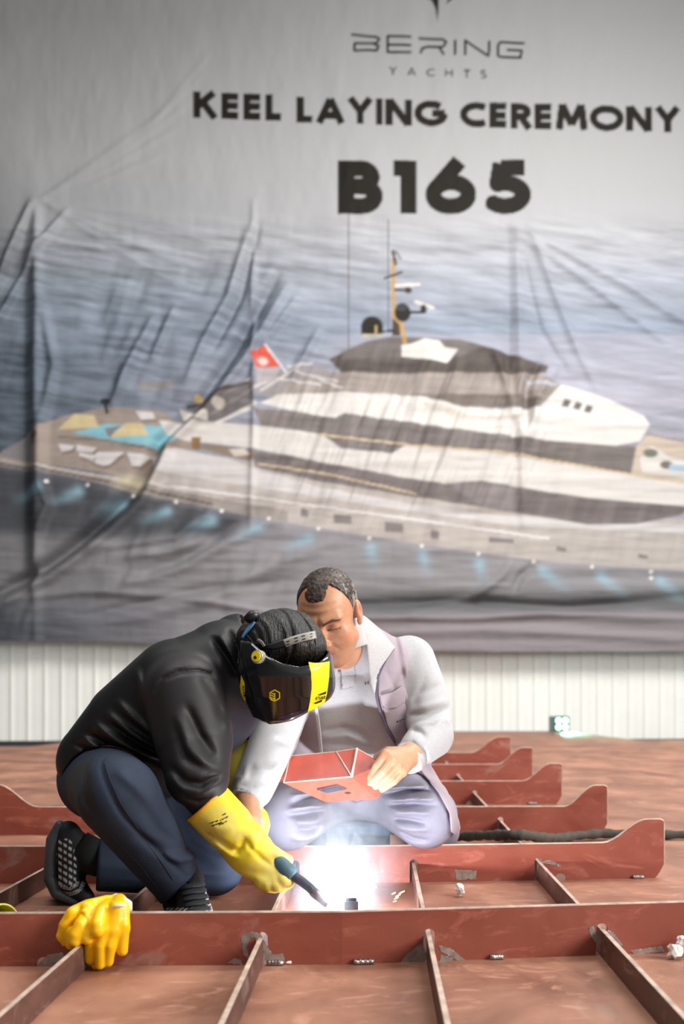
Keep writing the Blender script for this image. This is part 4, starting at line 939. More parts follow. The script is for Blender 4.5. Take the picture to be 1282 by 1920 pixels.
sculpt('shoe_sole', soleB, P(60, 1720, 2.6)-np.array([0, .12, 0], f32), P(215, 1520, 2.7)+np.array([0, .14, 0], f32), .003, M['sole'], shB)
b_ = MB(); b_.tube([P(146, 1588, 2.67), P(175, 1606, 2.675), P(214, 1618, 2.685)], [.046, .050, .048], 20); b_.build('sock', M['sock'], W1, True)
def shoeF(p):
    d = chain(p, [P(336, 1692, 2.46), P(352, 1716, 2.38), P(368, 1738, 2.27), P(374, 1745, 2.22)], [.036, .038, .036, .028]); d = smin(d, cap(p, P(340, 1695, 2.45), P(352, 1652, 2.42), .036, .040), .03); d = smin(d, chain(p, [P(356, 1668, 2.38), P(368, 1712, 2.30), P(374, 1738, 2.23)], [.034, .038, .026]), .02)
    d = smin(d, ell(p, P(336, 1656, 2.40), (.030, .03, .022)), .012)
    return np.maximum(d, .010-p[:, 2])
def scolF(v):
    x, y = PX(v); c = tint(len(v), (22, 24, 27)); u = (x*.8+y*1.0)/7.0; w_ = (x-y*.5)/16.0
    k = ((u-np.floor(u)) < .6) & ((w_-np.floor(w_)) > .14) & (((y > 1702)) | (x > 385)); return blend(c, k.astype(f32), (186, 188, 188))
shF = sculpt('shoe', shoeF, np.array([-.46, 2.13, .0], f32), np.array([-.25, 2.54, .19], f32), .0024, M['shoe'], W1, scolF, label='black laced shoe planted behind the front frame')
b_ = MB()
for yy, k in ((0, 1),):
    b_.prism([tuple(np.array(q)) for q in [(-.435, 2.50, .001), (-.365, 2.50, .001), (-.335, 2.36, .001), (-.285, 2.22, .001), (-.295, 2.175, .001), (-.345, 2.175, .001), (-.40, 2.26, .001), (-.43, 2.38, .001)]], (0, 0, .018))
b_.build('shoe_sole', M['sole'], shF, False, bevel=.005)
for i in range(5):
    y0 = 1660+i*11; strip('lace', [(338+i*3, y0+6), (358+i*3, y0), (386+i*2, y0-2)], [6, 8, 6], shoeF, 2.0, M['lace'], shF, .004, .004, 14)
strip('shoe_tongue', [(326, 1652), (340, 1644), (358, 1652), (364, 1656)], [12, 16, 10, 4], shoeF, 2.0, M['plastic'], shF, .003, .003, 14)

# ================================================================== the man in the grey vest
W2 = thing('person', 'person kneeling at right in grey sweater, mauve vest and pale jeans, looking down bareheaded', 'person', (0.03, 3.05, 0))
yw, pt, rl = math.radians(15), math.radians(34), math.radians(4)
fv = Vector((-math.sin(yw)*math.cos(pt), -math.cos(yw)*math.cos(pt), -math.sin(pt)))
lv = Vector((0, 0, 1)).cross(fv).normalized(); uv = fv.cross(lv).normalized()
lv2 = lv*math.cos(rl)+uv*math.sin(rl); uv2 = uv*math.cos(rl)-lv*math.sin(rl)
RH = np.array([lv2, fv, uv2], f32).T                 # columns: his left, forward, up
HC2 = P(617, 1155, 2.68)
hl = lambda p: (p-HC2)@RH
def S(x, y, z): return (x, y, z)
def headsdf(q):
    ax = np.abs(q[:, 0]); m = np.stack([ax, q[:, 1], q[:, 2]], 1)
    d = ell(q, (0, -.014, .042), (.076, .096, .078))
    d = smin(d, ell(q, (0, .030, -.015), (.064, .066, .088)), .03)
    d = smin(d, ell(q, (0, .046, -.070), (.046, .046, .042)), .03)
    d = smin(d, cap(m, (.052, .012, -.060), (.020, .062, -.098), .020, .019), .03)
    d = smin(d, ell(q, (0, .070, -.100), (.024, .018, .016)), .02)
    d = smin(d, ell(m, (.046, .060, -.026), (.022, .020, .022)), .03)
    d = smin(d, cap(m, (.012, .088, .031), (.048, .072, .033), .0095, .008), .018)
    d = smax(d, -ell(m, (.033, .098, .011), (.021, .021, .0135)), .014)
    d = smin(d, ell(m, (.033, .072, .011), (.0160, .0150, .0140)), .004)
    d = d+.0016*np.exp(-((m[:, 2]-.0045+.10*(m[:, 0]-.033)**2*20)/.0016)**2)*sstep(.017, .013, np.abs(m[:, 0]-.033))*(q[:, 1] > .06)
    d = smin(d, cap(q, (0, .086, .022), (0, .112, -.026), .0085, .0130), .012)
    d = smin(d, ell(m, (.014, .100, -.030), (.010, .012, .009)), .006)
    d = d+.003*np.exp(-(cap(m, (.020, .098, -.026), (.036, .078, -.060), 0, 0)/.004)**2)
    d = smin(d, cap(m, (0, .094, -.056), (.020, .084, -.059), .0065, .004), .008)
    d = smin(d, cap(m, (0, .092, -.070), (.017, .083, -.068), .0075, .004), .008)
    d = d+.0055*np.exp(-(cap(m, (0, .098, -.0625), (.023, .083, -.0635), 0, 0)/.0028)**2)
    d = d-.0012*np.sin((q[:, 2]-.055)*330)*np.exp(-((q[:, 2]-.065)/.018)**2)*sstep(.055, .03, ax)*(q[:, 1] > .05)
    ear = ell(m, (.081, -.012, .004), (.0085, .019, .031)); ear = smax(ear, -ell(m, (.090, -.008, .006), (.0075, .010, .018)), .004); ear = smin(ear, ell(m, (.079, -.004, -.026), (.007, .009, .010)), .006)
    return smin(d, ear, .006)
def torso2(p, g=0.0):
    d = None
    for s in (-1, 1):
        o = lambda px, py, Y, dx: P(px, py, Y)+np.array([s*dx, 0, 0], f32)
        c = chain(p, [o(668, 1468, 3.22, .06), o(664, 1390, 3.11, .075), o(660, 1305, 3.03, .085), o(658, 1248, 3.00, .10), o(652, 1215, 2.98, .035)], [.130-g, .122-g, .112-g, .078-g, .062-g])
        d = c if d is None else smin(d, c, .10)
    return d
A2R = [P(766, 1242, 3.03), P(798, 1312, 2.98), P(808, 1380, 2.92), P(768, 1420, 2.81)]; A2L = [P(550, 1272, 3.02), P(514, 1385, 2.84), P(474, 1478, 2.66), P(462, 1500, 2.625)]
def armR2(p, g=0.0): return chain(p, A2R, [.082-g, .071-g, .066-g, .047-g])
def armL2(p, g=0.0): return chain(p, A2L, [.078-g, .068-g, .056-g, .046-g])
SW = [([(606, 1374), (640, 1366), (672, 1372), (700, 1392)], -.010, .011), ([(606, 1388), (650, 1380), (690, 1398)], .006, .012), ([(615, 1400), (660, 1398), (700, 1408)], -.005, .010), ([(768, 1342), (800, 1338), (842, 1328)], -.011, .010), ([(775, 1330), (805, 1322), (838, 1312)], .006, .010), ([(775, 1358), (800, 1352), (840, 1350)], .007, .010), ([(770, 1368), (785, 1372), (792, 1380)], -.008, .009), ([(785, 1300), (815, 1290), (830, 1285)], -.005, .012),
      ([(800, 1270), (780, 1310), (778, 1345)], -.005, .01), ([(750, 1392), (768, 1390), (790, 1410), (797, 1436)], -.008, .008), ([(745, 1400), (775, 1404), (785, 1440)], .005, .008), ([(690, 1260), (700, 1300), (720, 1360)], .004, .012),
      ([(470, 1452), (490, 1458), (512, 1478)], -.008, .008), ([(450, 1470), (478, 1482), (496, 1502)], -.007, .008), ([(490, 1420), (520, 1432), (535, 1425)], .007, .012), ([(480, 1440), (510, 1450), (525, 1450)], -.006, .01), ([(520, 1380), (545, 1390), (556, 1385)], -.006, .01), ([(455, 1450), (475, 1440), (480, 1420)], .005, .01)]
def sweater(p):
    t = torso2(p); d = smin(smin(t, armR2(p), .035), armL2(p), .035)-folds(p, SW, 2.90)*(p[:, 1] < 3.06)
    # ribbed cuffs, neck opening, lower hem
    d = np.maximum(d, -plane(p, P(762, 1426, 2.795), A2R[2]-A2R[3])+0.0); d = np.maximum(d, -plane(p, P(461, 1504, 2.695), A2L[2]-A2L[3])) if False else d
    d = np.maximum(d, -cap(p, P(640, 1222, 2.93), P(612, 1165, 2.78), .056, .07))
    return d
def sweater_cut(p):
    d = sweater(p)
    near = np.linalg.norm(p-A2R[3], axis=1) < .12; d = np.where(near, np.maximum(d, -plane(p, P(758, 1427, 2.79), A2R[2]-A2R[3])), d)
    near = np.linalg.norm(p-A2L[3], axis=1) < .12; d = np.where(near, np.maximum(d, -plane(p, P(460, 1503, 2.62), A2L[2]-A2L[3])), d)
    return d
def sweater(p):
    t = torso2(p); d = smin(smin(t, armR2(p), .035), armL2(p), .035)-folds(p, SW, 2.90)*(p[:, 1] < 3.06)
    return np.maximum(d, -cap(p, P(640, 1222, 2.93), P(612, 1165, 2.78), .056, .07))
def swcol(v):
    x, y = PX(v); c = tint(len(v), (186, 186, 188)); k = fbm(x*.5, y*1.6, 81, 2); return blend(c, sstep(.5, .7, k)*.35, (170, 170, 173))
sculpt('sweater', sweater_cut, np.array([-.36, 2.50, .20], f32), np.array([.42, 3.42, .80], f32), .0040, M['sweater'], W2, swcol)
def legR2(p, g=0.0): return chain(p, [P(724, 1478, 3.22), P(797, 1530, 2.955), P(830, 1560, 3.30)], [.108-g, .096-g, .055-g])
def legL2(p, g=0.0): return chain(p, [P(618, 1478, 3.22), P(540, 1533, 2.955), P(500, 1565, 3.30)], [.108-g, .098-g, .055-g])
LG2 = [([(722, 1486), (760, 1476), (800, 1474)], .008, .008), ([(725, 1496), (765, 1486), (805, 1484)], -.008, .008), ([(728, 1504), (770, 1496), (812, 1496)], .008, .008), ([(732, 1514), (775, 1506), (815, 1508)], -.007, .008), ([(736, 1524), (770, 1520), (805, 1522)], .008, .008), ([(742, 1538), (765, 1536), (795, 1540)], -.009, .008), ([(745, 1550), (770, 1552), (800, 1552)], .006, .009), ([(750, 1560), (775, 1572), (800, 1575)], -.006, .008),
       ([(625, 1496), (585, 1488), (552, 1490)], .008, .008), ([(618, 1504), (585, 1500), (550, 1504)], -.009, .008), ([(612, 1514), (580, 1510), (545, 1514)], .009, .009), ([(606, 1524), (578, 1524), (540, 1526)], -.008, .008), ([(602, 1538), (585, 1540), (555, 1538)], .008, .009), ([(600, 1552), (580, 1556), (555, 1552)], -.009, .008), ([(596, 1566), (575, 1572), (550, 1570)], .006, .008),
       ([(655, 1500), (668, 1515), (690, 1505)], -.005, .006), ([(805, 1452), (838, 1490), (846, 1540)], -.005, .006)]
def jeans2(p):
    d = smin(smin(legR2(p), legL2(p), .03), ell(p, P(670, 1478, 3.22), (.17, .16, .095)), .06)-2.2*folds(p, LG2, 2.90)*(p[:, 1] < 3.15)
    return np.maximum(d, .004-p[:, 2])
sculpt('jeans', jeans2, np.array([-.40, 2.80, -.002], f32), np.array([.46, 3.45, .42], f32), .0040, M['jeans2'], W2)
# hands
def hands2(p):
    wr = P(768, 1417, 2.80); d = cap(p, A2R[2], wr, .040, .030)
    kn = [P(722, 1414, 2.695), P(732, 1424, 2.685), P(744, 1436, 2.685), P(754, 1447, 2.695)]
    for k in kn: d = smin(d, cap(p, wr, k, .027, .0150), .016)
    for pts in ([kn[0], P(707, 1434, 2.672), P(694, 1458, 2.672)], [kn[1], P(716, 1446, 2.662), P(694, 1468, 2.668)], [kn[2], P(726, 1456, 2.662), P(704, 1475, 2.668)], [kn[3], P(738, 1465, 2.672), P(716, 1480, 2.676)]):
        d = smin(d, chain(p, pts, [.0125, .0112, .0092]), .005)
    d = smin(d, chain(p, [P(752, 1412, 2.76), P(726, 1408, 2.73), P(706, 1420, 2.735)], [.017, .0125, .010]), .008)
    w2 = P(463, 1504, 2.62); d2 = cap(p, A2L[2], w2, .042, .028)
    kl = [P(454, 1530, 2.575), P(462, 1534, 2.562), P(470, 1536, 2.562), P(478, 1535, 2.572)]
    for k in kl: d2 = smin(d2, cap(p, w2, k, .026, .0145), .016)
    for pts in ([kl[0], P(458, 1550, 2.55), P(465, 1564, 2.55)], [kl[1], P(467, 1554, 2.54), P(473, 1572, 2.545)], [kl[2], P(475, 1556, 2.545), P(481, 1574, 2.555)], [kl[3], P(483, 1554, 2.56), P(487, 1569, 2.57)]):
        d2 = smin(d2, chain(p, pts, [.0120, .0108, .009]), .005)
    d2 = smin(d2, chain(p, [P(468, 1514, 2.59), P(482, 1524, 2.585), P(490, 1540, 2.595)], [.015, .0115, .0095]), .008)
    return np.minimum(d, d2)
def body2(p):
    d = headsdf(hl(p))
    nk = cap(p, HC2+RH@np.array([0, -.030, -.055], f32), P(648, 1228, 2.98), .050, .058); d = smin(d, nk, .03)
    d = smin(d, torso2(p, .022), .03); d = smin(d, armR2(p, .02), .02); d = smin(d, armL2(p, .02), .02)
    d = smin(d, legR2(p, .03), .03); d = smin(d, legL2(p, .03), .03)
    return smin(d, hands2(p), .008)
def skin2(v):
    q = hl(v); ax = np.abs(q[:, 0]); m = np.stack([ax, q[:, 1], q[:, 2]], 1); c = tint(len(v), (208, 152, 116)); front = (q[:, 1] > .03) & (np.linalg.norm(q, axis=1) < .17)
    n = n3(v, 60, 91); c = blend(c, (n-.35)*.5, (190, 128, 94))
    hd = (np.linalg.norm(q, axis=1) < .17)
    c = blend(c, front*sstep(-.035, -.065, q[:, 2])*.35, (160, 122, 104))
    c = blend(c, hd*sstep(.02, .0, np.linalg.norm(m-np.array([.05, .06, -.03]), axis=1)-.012)*.3, (214, 130, 100))
    br = cap(m, (.012, .094, .027), (.036, .090, .0325), .0040, .0044); br = np.minimum(br, cap(m, (.036, .090, .0325), (.056, .070, .028), .0044, .002)); br2 = np.hypot(np.minimum(0, 0), 0)
    bz = np.abs(m[:, 2]-np.interp(ax, [.010, .036, .056], [.0265, .033, .0275]))-np.interp(ax, [.008, .012, .036, .058], [.001, .0042, .0046, .001])
    c = blend(c, front*sstep(.0015, -.0008, bz)*sstep(.007, .011, ax)*sstep(.060, .056, ax)*.92, (52, 38, 32))
    ez = np.abs(m[:, 2]-(.0045-2.0*(ax-.033)**2))
    c = blend(c, front*sstep(.0026, .0012, ez)*sstep(.0175, .0155, np.abs(ax-.033))*.9, (56, 36, 32)); c = blend(c, front*sstep(.016, .006, np.hypot((ax-.033)*.8, m[:, 2]-.010))*.35, (160, 104, 84))
    c = blend(c, front*sstep(.013, .007, np.abs(q[:, 2]+.0635))*sstep(.026, .020, ax)*(q[:, 1] > .07)*.6, (176, 108, 96)); c = blend(c, front*sstep(.0022, .001, np.abs(q[:, 2]+.0625))*sstep(.024, .02, ax)*.6, (92, 52, 46))
    c = blend(c, hd*(q[:, 0] > .07)*.25, (214, 136, 108)); return c
sculpt('body', body2, np.array([-.36, 2.48, .06], f32), np.array([.45, 3.42, .95], f32), .0030, M['skin'], W2, skin2)
def hair2(p):
    q = hl(p); ax = np.abs(q[:, 0]+.006*(q[:, 1] > .04))
    d = np.minimum(ell(q, (0, -.014, .042), (.0795, .0995, .0825)), ell(q, (0, -.035, .005), (.0735, .078, .085)))
    d = d-.0030*(n3(p, 210, 95)-.5)-.002*(n3(p, 480, 96)-.5)
    az = np.degrees(np.arctan2(ax, q[:, 1]))                       # 0 = straight ahead
    line = np.interp(az, [0, 20, 29, 38, 48, 60, 69, 77, 83, 88, 95, 103, 125, 180], [.080, .082, .091, .104, .108, .098, .078, .050, .018, -.020, -.012, .040, -.035, -.060])
    line = line+.004*(n3(p, 130, 97)-.5)
    return smax(d, (line-q[:, 2])*.7, .004)
def hcol2(v):
    q = hl(v); c = tint(len(v), (58, 46, 38)); n = n3(v, 170, 98)
    c = blend(c, sstep(.45, .75, n)*.6, (104, 84, 66)); gre = sstep(.075, .03, q[:, 2]-.15*(n-.5)); gre = gre*sstep(.045, .066, np.abs(q[:, 0])+.02*(n-.5)); return blend(c, gre*.9, (158, 150, 142))
sculpt('hair', hair2, HC2-.16, HC2+.16, .0018, M['hair'], W2, hcol2)

# vest, its fleece collar and pocket; polo collar and placket
def vbase(p): return smin(torso2(p), smin(legR2(p), cap(p, P(800, 1440, 3.15), P(842, 1545, 3.05), .075, .062), .04)+.004, .05)
VR = [(686, 1150), (730, 1166), (768, 1183), (771, 1230), (774, 1290), (779, 1350), (795, 1400), (815, 1440), (838, 1482), (866, 1555), (862, 1572), (842, 1556), (838, 1520), (818, 1482), (790, 1448), (765, 1432), (745, 1402), (722, 1360), (707, 1310), (708, 1262), (728, 1225), (700, 1180)]
VL = [(536, 1300), (548, 1262), (575, 1262), (592, 1310), (598, 1372), (602, 1425), (575, 1440), (545, 1432), (548, 1350)]
VR3 = [tuple(P(a, b, 2.93)[[0, 2]]) for a, b in VR]; VL3 = [tuple(P(a, b, 2.93)[[0, 2]]) for a, b in VL]
VF = [([(742, 1180), (750, 1240), (765, 1300)], -.005, .008), ([(750, 1178), (760, 1230), (768, 1290)], .004, .007), ([(722, 1250), (740, 1290), (752, 1330)], -.004, .008), ([(720, 1310), (745, 1296), (765, 1282)], -.004, .006), ([(715, 1330), (735, 1370), (752, 1400)], -.004, .008), ([(752, 1300), (768, 1330), (775, 1360)], -.005, .007)]
def vest(p):
    b = vbase(p)-folds(p, VF, 2.88)*(p[:, 1] < 3.0); sh = np.maximum(b-.015, -(b-.0035))
    pol = np.minimum(sdpoly(p[:, 0], p[:, 2], VR3), sdpoly(p[:, 0], p[:, 2], VL3)); pol = np.where(p[:, 1] < 3.06, pol, np.maximum(3.06-p[:, 1], -1))
    back = np.maximum(np.abs(p[:, 0]-.04)-.235, .33-p[:, 2]); pol = np.where(p[:, 1] >= 3.06, back, pol)
    return smax(sh, pol, .004)
ve = sculpt('vest', vest, np.array([-.24, 2.78, .10], f32), np.array([.44, 3.40, .82], f32), .0034, M['vest'], W2, lambda v: tint(len(v), (166, 153, 160)))
vb = lambda p: vbase(p)-.015
tb = lambda p: smin(smin(torso2(p), armR2(p), .035), armL2(p), .035)
sb = lambda p: np.minimum(tb(p), vbase(p)-.012)
decal('pocket_flap', [[(712, 1304), (735, 1298), (757, 1284), (760, 1300), (758, 1316), (745, 1326), (726, 1330), (716, 1322)]], vb, 2.5, M['vest_plain'], ve, .010, 1.0, solid=.003)
decal('pocket', [[(718, 1326), (758, 1318), (766, 1345), (768, 1372), (742, 1388), (726, 1360)]], vb, 2.5, M['vest_plain'], ve, .005, 1.0, solid=.003)
decal('lettering', letters('BERING', (744, 1352), (2.6, -1.0), (.6, 2.8), 1.9, .6), vb, 2.5, M['blackink'], ve, .0085, .4)
strip('zip_edge', [(738, 1216), (722, 1238), (709, 1265), (704, 1300), (712, 1335), (728, 1372), (748, 1405)], [4, 5, 5, 4, 4, 4], sb, 2.5, M['plum'], ve, .012, .004)
strip('zip_edge', [(590, 1310), (597, 1360), (603, 1424)], [5, 6, 6], sb, 2.5, M['fleece'], ve, .010, .005)
nb = lambda p: smin(tb(p), cap(p, HC2+RH@np.array([0, -.030, -.055], f32), P(648, 1228, 2.98), .055, .064), .03)
def flap(poly, lo_, hi_, Y, base=None):
    base = base or tb
    q = [tuple(P(a, b, Y)[[0, 2]]) for a, b in poly]
    def f(p):
        d = base(p)-.5*folds(p, VF, 2.88); return smax(np.maximum(np.maximum(d-hi_, lo_-d), p[:, 1]-3.02), sdpoly(p[:, 0], p[:, 2], q), .004)
    return f
clo, chi = np.array([-.12, 2.66, .50], f32), np.array([.24, 3.06, .82], f32)
sculpt('fleece_collar', flap([(668, 1148), (684, 1152), (712, 1177), (741, 1213), (730, 1230), (712, 1256), (706, 1280), (703, 1306), (695, 1285), (690, 1240), (686, 1200), (672, 1170)], .006, .026, 2.90), clo, chi, .0024, M['fleece'], ve, largest=True)
sculpt('shirt_collar', flap([(656, 1168), (668, 1164), (684, 1182), (691, 1206), (674, 1214), (655, 1223), (638, 1240), (648, 1212), (657, 1190)], .003, .015, 2.84, nb), clo, chi, .0024, M['fleece'], W2, largest=True)
sculpt('shirt_collar', flap([(600, 1250), (628, 1238), (639, 1239), (630, 1264), (612, 1278)], .003, .015, 2.84, nb), clo, chi, .0024, M['fleece'], W2, largest=True)
decal('placket', [[(638, 1240), (660, 1226), (666, 1260), (664, 1287), (641, 1292)]], tb, 2.5, M['placket'], W2, .003, 1.0, solid=.004)
decal('chest_lettering', letters('BE', (684, 1279), (2.6, -.4), (.3, 4.5), 1.9, .7), sweater, 2.5, M['blackink'], W2, .0015, .4)
# ================================================================== torch, arc, block, smoke
AR = P(627, 1701, 2.352)
t_ = thing('welding_torch', 'blue-grey welding torch with curved neck, held in the yellow gauntlet over the arc', 'welding torch', P(530, 1625, 2.37))
b_ = MB(); b_.tube([P(498, 1596, 2.378), P(512, 1606, 2.374), P(526, 1620, 2.366), P(538, 1633, 2.362), P(545, 1640, 2.362), P(548, 1643, 2.362)], [.014, .016, .0185, .0215, .0205, .015], 18); b_.build('handle', M['torch'], t_, True)
b_ = MB(); b_.tube([P(543, 1638, 2.362), P(552, 1644, 2.362), P(566, 1653, 2.361), P(580, 1664, 2.36), P(592, 1676, 2.358)], [.0125, .0118, .0115, .0112, .0108], 16); b_.build('neck', M['torch_neck'], t_, True)
b_ = MB(); b_.tube([P(586, 1670, 2.359), P(588, 1672, 2.359), P(597, 1680, 2.358), P(598, 1681, 2.358), P(613, 1695, 2.355), P(615, 1697, 2.355)], [.0118, .0128, .0128, .0118, .0105, .0085], 18); b_.build('nozzle', M['nozzle'], t_, True)
b_ = MB(); b_.tube([P(613, 1695, 2.355), P(620, 1699, 2.354)], [.004, .003], 8); b_.build('contact_tip', M['weld'], t_, True)
bx = P(658, 1687, 2.352); x0, x1, y0, y1, zt = bx[0]-.0165, bx[0]+.0165, 2.328, 2.376, .080
b_ = MB(); wl = .0045
for lo, hi in (((x0, y0, .001), (x1, y0+wl, zt)), ((x0, y1-wl, .001), (x1, y1, zt)), ((x0, y0+wl, .001), (x0+wl, y1-wl, zt)), ((x1-wl, y0+wl, .001), (x1, y1-wl, zt)), ((x0+wl, y0+wl, .001), (x1-wl, y1-wl, zt-.02))): b_.box(lo, hi)
tag(b_.build('steel_block', M['steel_block'], None, False, loc=(float(bx[0]), 2.352, 0)), 'small square steel tube standing upright right of the welding arc', 'steel block')
bm = bmesh.new(); bmesh.ops.create_icosphere(bm, subdivisions=2, radius=.010); me = bpy.data.meshes.new('welding_arc'); bm.to_mesh(me); bm.free(); me.materials.append(M['arc'])
o = bpy.data.objects.new('welding_arc', me); C.objects.link(o); o.location = [float(q) for q in AR]; o.scale = (1, .8, 1.1); tag(o, 'blinding white welding arc at the torch tip', 'welding arc')
l = bpy.data.lights.new('arc_glow', 'POINT'); l.energy = 8; l.color = (.80, .87, 1.0); l.shadow_soft_size = .012
lo_ = bpy.data.objects.new('arc_light', l); C.objects.link(lo_); lo_.location = [float(q) for q in AR+np.array([.006, .012, .004], f32)]
l = bpy.data.lights.new('arc_light', 'SPOT'); l.energy = 48; l.color = (.80, .87, 1.0); l.shadow_soft_size = .012; l.spot_size = math.radians(118); l.spot_blend = .55
lo_ = bpy.data.objects.new('arc_light', l); C.objects.link(lo_); lo_.location = [float(q) for q in AR+np.array([.0, .012, .012], f32)]; lo_.rotation_euler = Vector((.15, 1, .04)).to_track_quat('-Z', 'Y').to_euler()
# smoke: one drifting plume
m, nt, b = newmat('welding_smoke'); nt.nodes.remove(b)
g = nd(nt, 'ShaderNodeNewGeometry')
def vmath(op, a, bb=None):
    n = nd(nt, 'ShaderNodeVectorMath', operation=op); nt.links.new(a, n.inputs[0])
    if bb is not None:
        if isinstance(bb, tuple): n.inputs[1].default_value = bb
        else: nt.links.new(bb, n.inputs[1])
    return n.outputs['Value'] if op == 'LENGTH' else n.outputs[0]
def fmath(op, a, bb, c=None):
    n = nd(nt, 'ShaderNodeMath', operation=op)
    for k, q in enumerate((a, bb, c)):
        if q is None: continue
        if isinstance(q, (int, float)): n.inputs[k].default_value = q
        else: nt.links.new(q, n.inputs[k])
    return n.outputs[0]
pz = vmath('SUBTRACT', g.outputs['Position'], tuple(float(q) for q in AR))
sep = nd(nt, 'ShaderNodeSeparateXYZ'); nt.links.new(pz, sep.inputs[0])
ns = nd(nt, 'ShaderNodeTexNoise'); ns.inputs['Scale'].default_value = 14; ns.inputs['Detail'].default_value = 5; ns.inputs['Distortion'].default_value = 1.2; ns.inputs['Roughness'].default_value = .6
nt.links.new(vmath('MULTIPLY', pz, (1, 1, .7)), ns.inputs['Vector'])
nz = ramp(nt, ns.outputs['Fac'], .45, .62)
def gauss(dist, s): return fmath('POWER', 2.718, fmath('MULTIPLY', fmath('POWER', fmath('DIVIDE', dist, s), 2.0), -1.0))
core = gauss(vmath('LENGTH', vmath('MULTIPLY', vmath('SUBTRACT', pz, (-.004, .055, .006)), (1.1, 1.2, 1.1))), .040)
# plume axis leans back and a little to the right as it rises
ax_ = nd(nt, 'ShaderNodeCombineXYZ'); nt.links.new(fmath('SUBTRACT', sep.outputs[0], fmath('MULTIPLY', sep.outputs[2], .06)), ax_.inputs[0]); nt.links.new(fmath('SUBTRACT', sep.outputs[1], fmath('MULTIPLY', sep.outputs[2], .55)), ax_.inputs[1])
rad = vmath('LENGTH', ax_.outputs[0])
wid = fmath('MULTIPLY_ADD', sep.outputs[2], .26, .066)
col_ = fmath('MULTIPLY', gauss(fmath('DIVIDE', rad, wid), 1.0), fmath('MULTIPLY', gauss(sep.outputs[2], .25), nz))
low = fmath('MULTIPLY', gauss(vmath('LENGTH', vmath('MULTIPLY', vmath('SUBTRACT', pz, (.005, .075, -.01)), (.8, 1.2, 1.5))), .075), nz)
den = fmath('MULTIPLY', fmath('SUBTRACT', 1.0, gauss(vmath('LENGTH', pz), .042)), fmath('ADD', fmath('MULTIPLY_ADD', core, 3.0, fmath('MULTIPLY', gauss(vmath('LENGTH', vmath('SUBTRACT', pz, (.03, .14, .05))), .13), .9)), fmath('ADD', fmath('MULTIPLY', col_, 6.5), fmath('MULTIPLY', low, 7.0))))
vs_ = nd(nt, 'ShaderNodeVolumeScatter'); vs_.inputs['Color'].default_value = (.86, .93, 1.0, 1); vs_.inputs['Anisotropy'].default_value = .1
nt.links.new(den, vs_.inputs['Density']); nt.links.new(vs_.outputs[0], nt.nodes['Material Output'].inputs['Volume'])
bm = bmesh.new(); bmesh.ops.create_icosphere(bm, subdivisions=4, radius=1.0)
for v in bm.verts: v.co = Vector((v.co.x*.21, v.co.y*.25+.10, v.co.z*.24+.16))
for v in bm.verts: v.co.z = max(v.co.z, -float(AR[2])+.004); v.co.y = max(v.co.y, -.24)
me = bpy.data.meshes.new('welding_smoke'); bm.to_mesh(me); bm.free(); me.materials.append(m)
o = bpy.data.objects.new('welding_smoke', me); C.objects.link(o); o.location = [float(q) for q in AR]; tag(o, 'pale blue-white smoke rising from the welding arc', 'smoke', kind='stuff')
# spatter
b_ = MB(); rr = random.Random(3)
bmS = bmesh.new()
for a, bb, Y, r, el, an in [(738, 1675, 2.45, .0012, 5, 25), (746, 1679, 2.45, .0012, 7, 25), (753, 1673, 2.46, .0013, 7, 25), (743, 1684, 2.44, .0012, 6, 25), (740, 1690, 2.44, .0010, 5, 15), (716, 1634, 2.5, .0022, 1, 0), (704, 1663, 2.45, .0028, 1, 0), (688, 1660, 2.45, .0026, 1, 0), (687, 1683, 2.4, .0026, 1, 0), (668, 1661, 2.42, .0022, 1, 0), (556, 1651, 2.48, .0016, 1, 0), (533, 1672, 2.45, .0016, 1, 0), (690, 1640, 2.5, .0014, 1, 0), (560, 1690, 2.4, .0016, 1, 0), (700, 1620, 2.5, .0014, 1, 0), (640, 1655, 2.4, .0016, 1, 0), (604, 1640, 2.45, .0014, 1, 0), (575, 1622, 2.45, .0013, 1, 0)]:
    mt = Matrix.Translation(Vector([float(q) for q in P(a, bb, Y)])) @ Matrix.Rotation(-math.radians(an), 4, 'Y') @ Matrix.Diagonal((el, 1, 1, 1))
    bmesh.ops.create_icosphere(bmS, subdivisions=1, radius=r, matrix=mt)
me = bpy.data.meshes.new('welding_sparks'); bmS.to_mesh(me); bmS.free(); me.materials.append(M['spark'])
o = bpy.data.objects.new('welding_sparks', me); C.objects.link(o); tag(o, 'small glowing sparks scattered around the arc', 'sparks', kind='stuff')

# ================================================================== hand-held shield of red sheet
sp = {'A': P(505, 1419, 2.80), 'B': P(544, 1418, 2.80), 'C': P(630, 1410, 2.79), 'D': P(669, 1404, 2.78), 'E': P(532, 1468, 2.70), 'F': P(659, 1457, 2.69), 'G': P(719, 1432, 2.74), 'H': P(610, 1503, 2.765), 'I': P(706, 1497, 2.765), 'J': P(736, 1456, 2.77)}
ks = list(sp); SHF = ['AEB', 'BEFC', 'CFD', 'DFG', 'EHIF', 'FIJG']
sh = mk('hand_shield', np.array([sp[k] for k in ks]), [tuple(ks.index(q) for q in f_) for f_ in SHF], M['shield'], None, False, loc=sp['F'])
s_ = sh.modifiers.new('thickness', 'SOLIDIFY'); s_.thickness = .003; s_.offset = 0
tag(sh, 'folded red-primed sheet steel hand shield with a small dark window, held by the kneeling man', 'hand shield')
cen = lambda a, n: (a+n)
for e_ in ('BE', 'CF', 'DF', 'EF'):
    b_ = MB(); a, c = sp[e_[0]], sp[e_[1]]; up = np.array([0, -.0022, .0012], f32); b_.tube([a+up, c+up], .0018 if e_ != 'DF' else .0034, 8); b_.build('seam', M['bare'], sh, True)
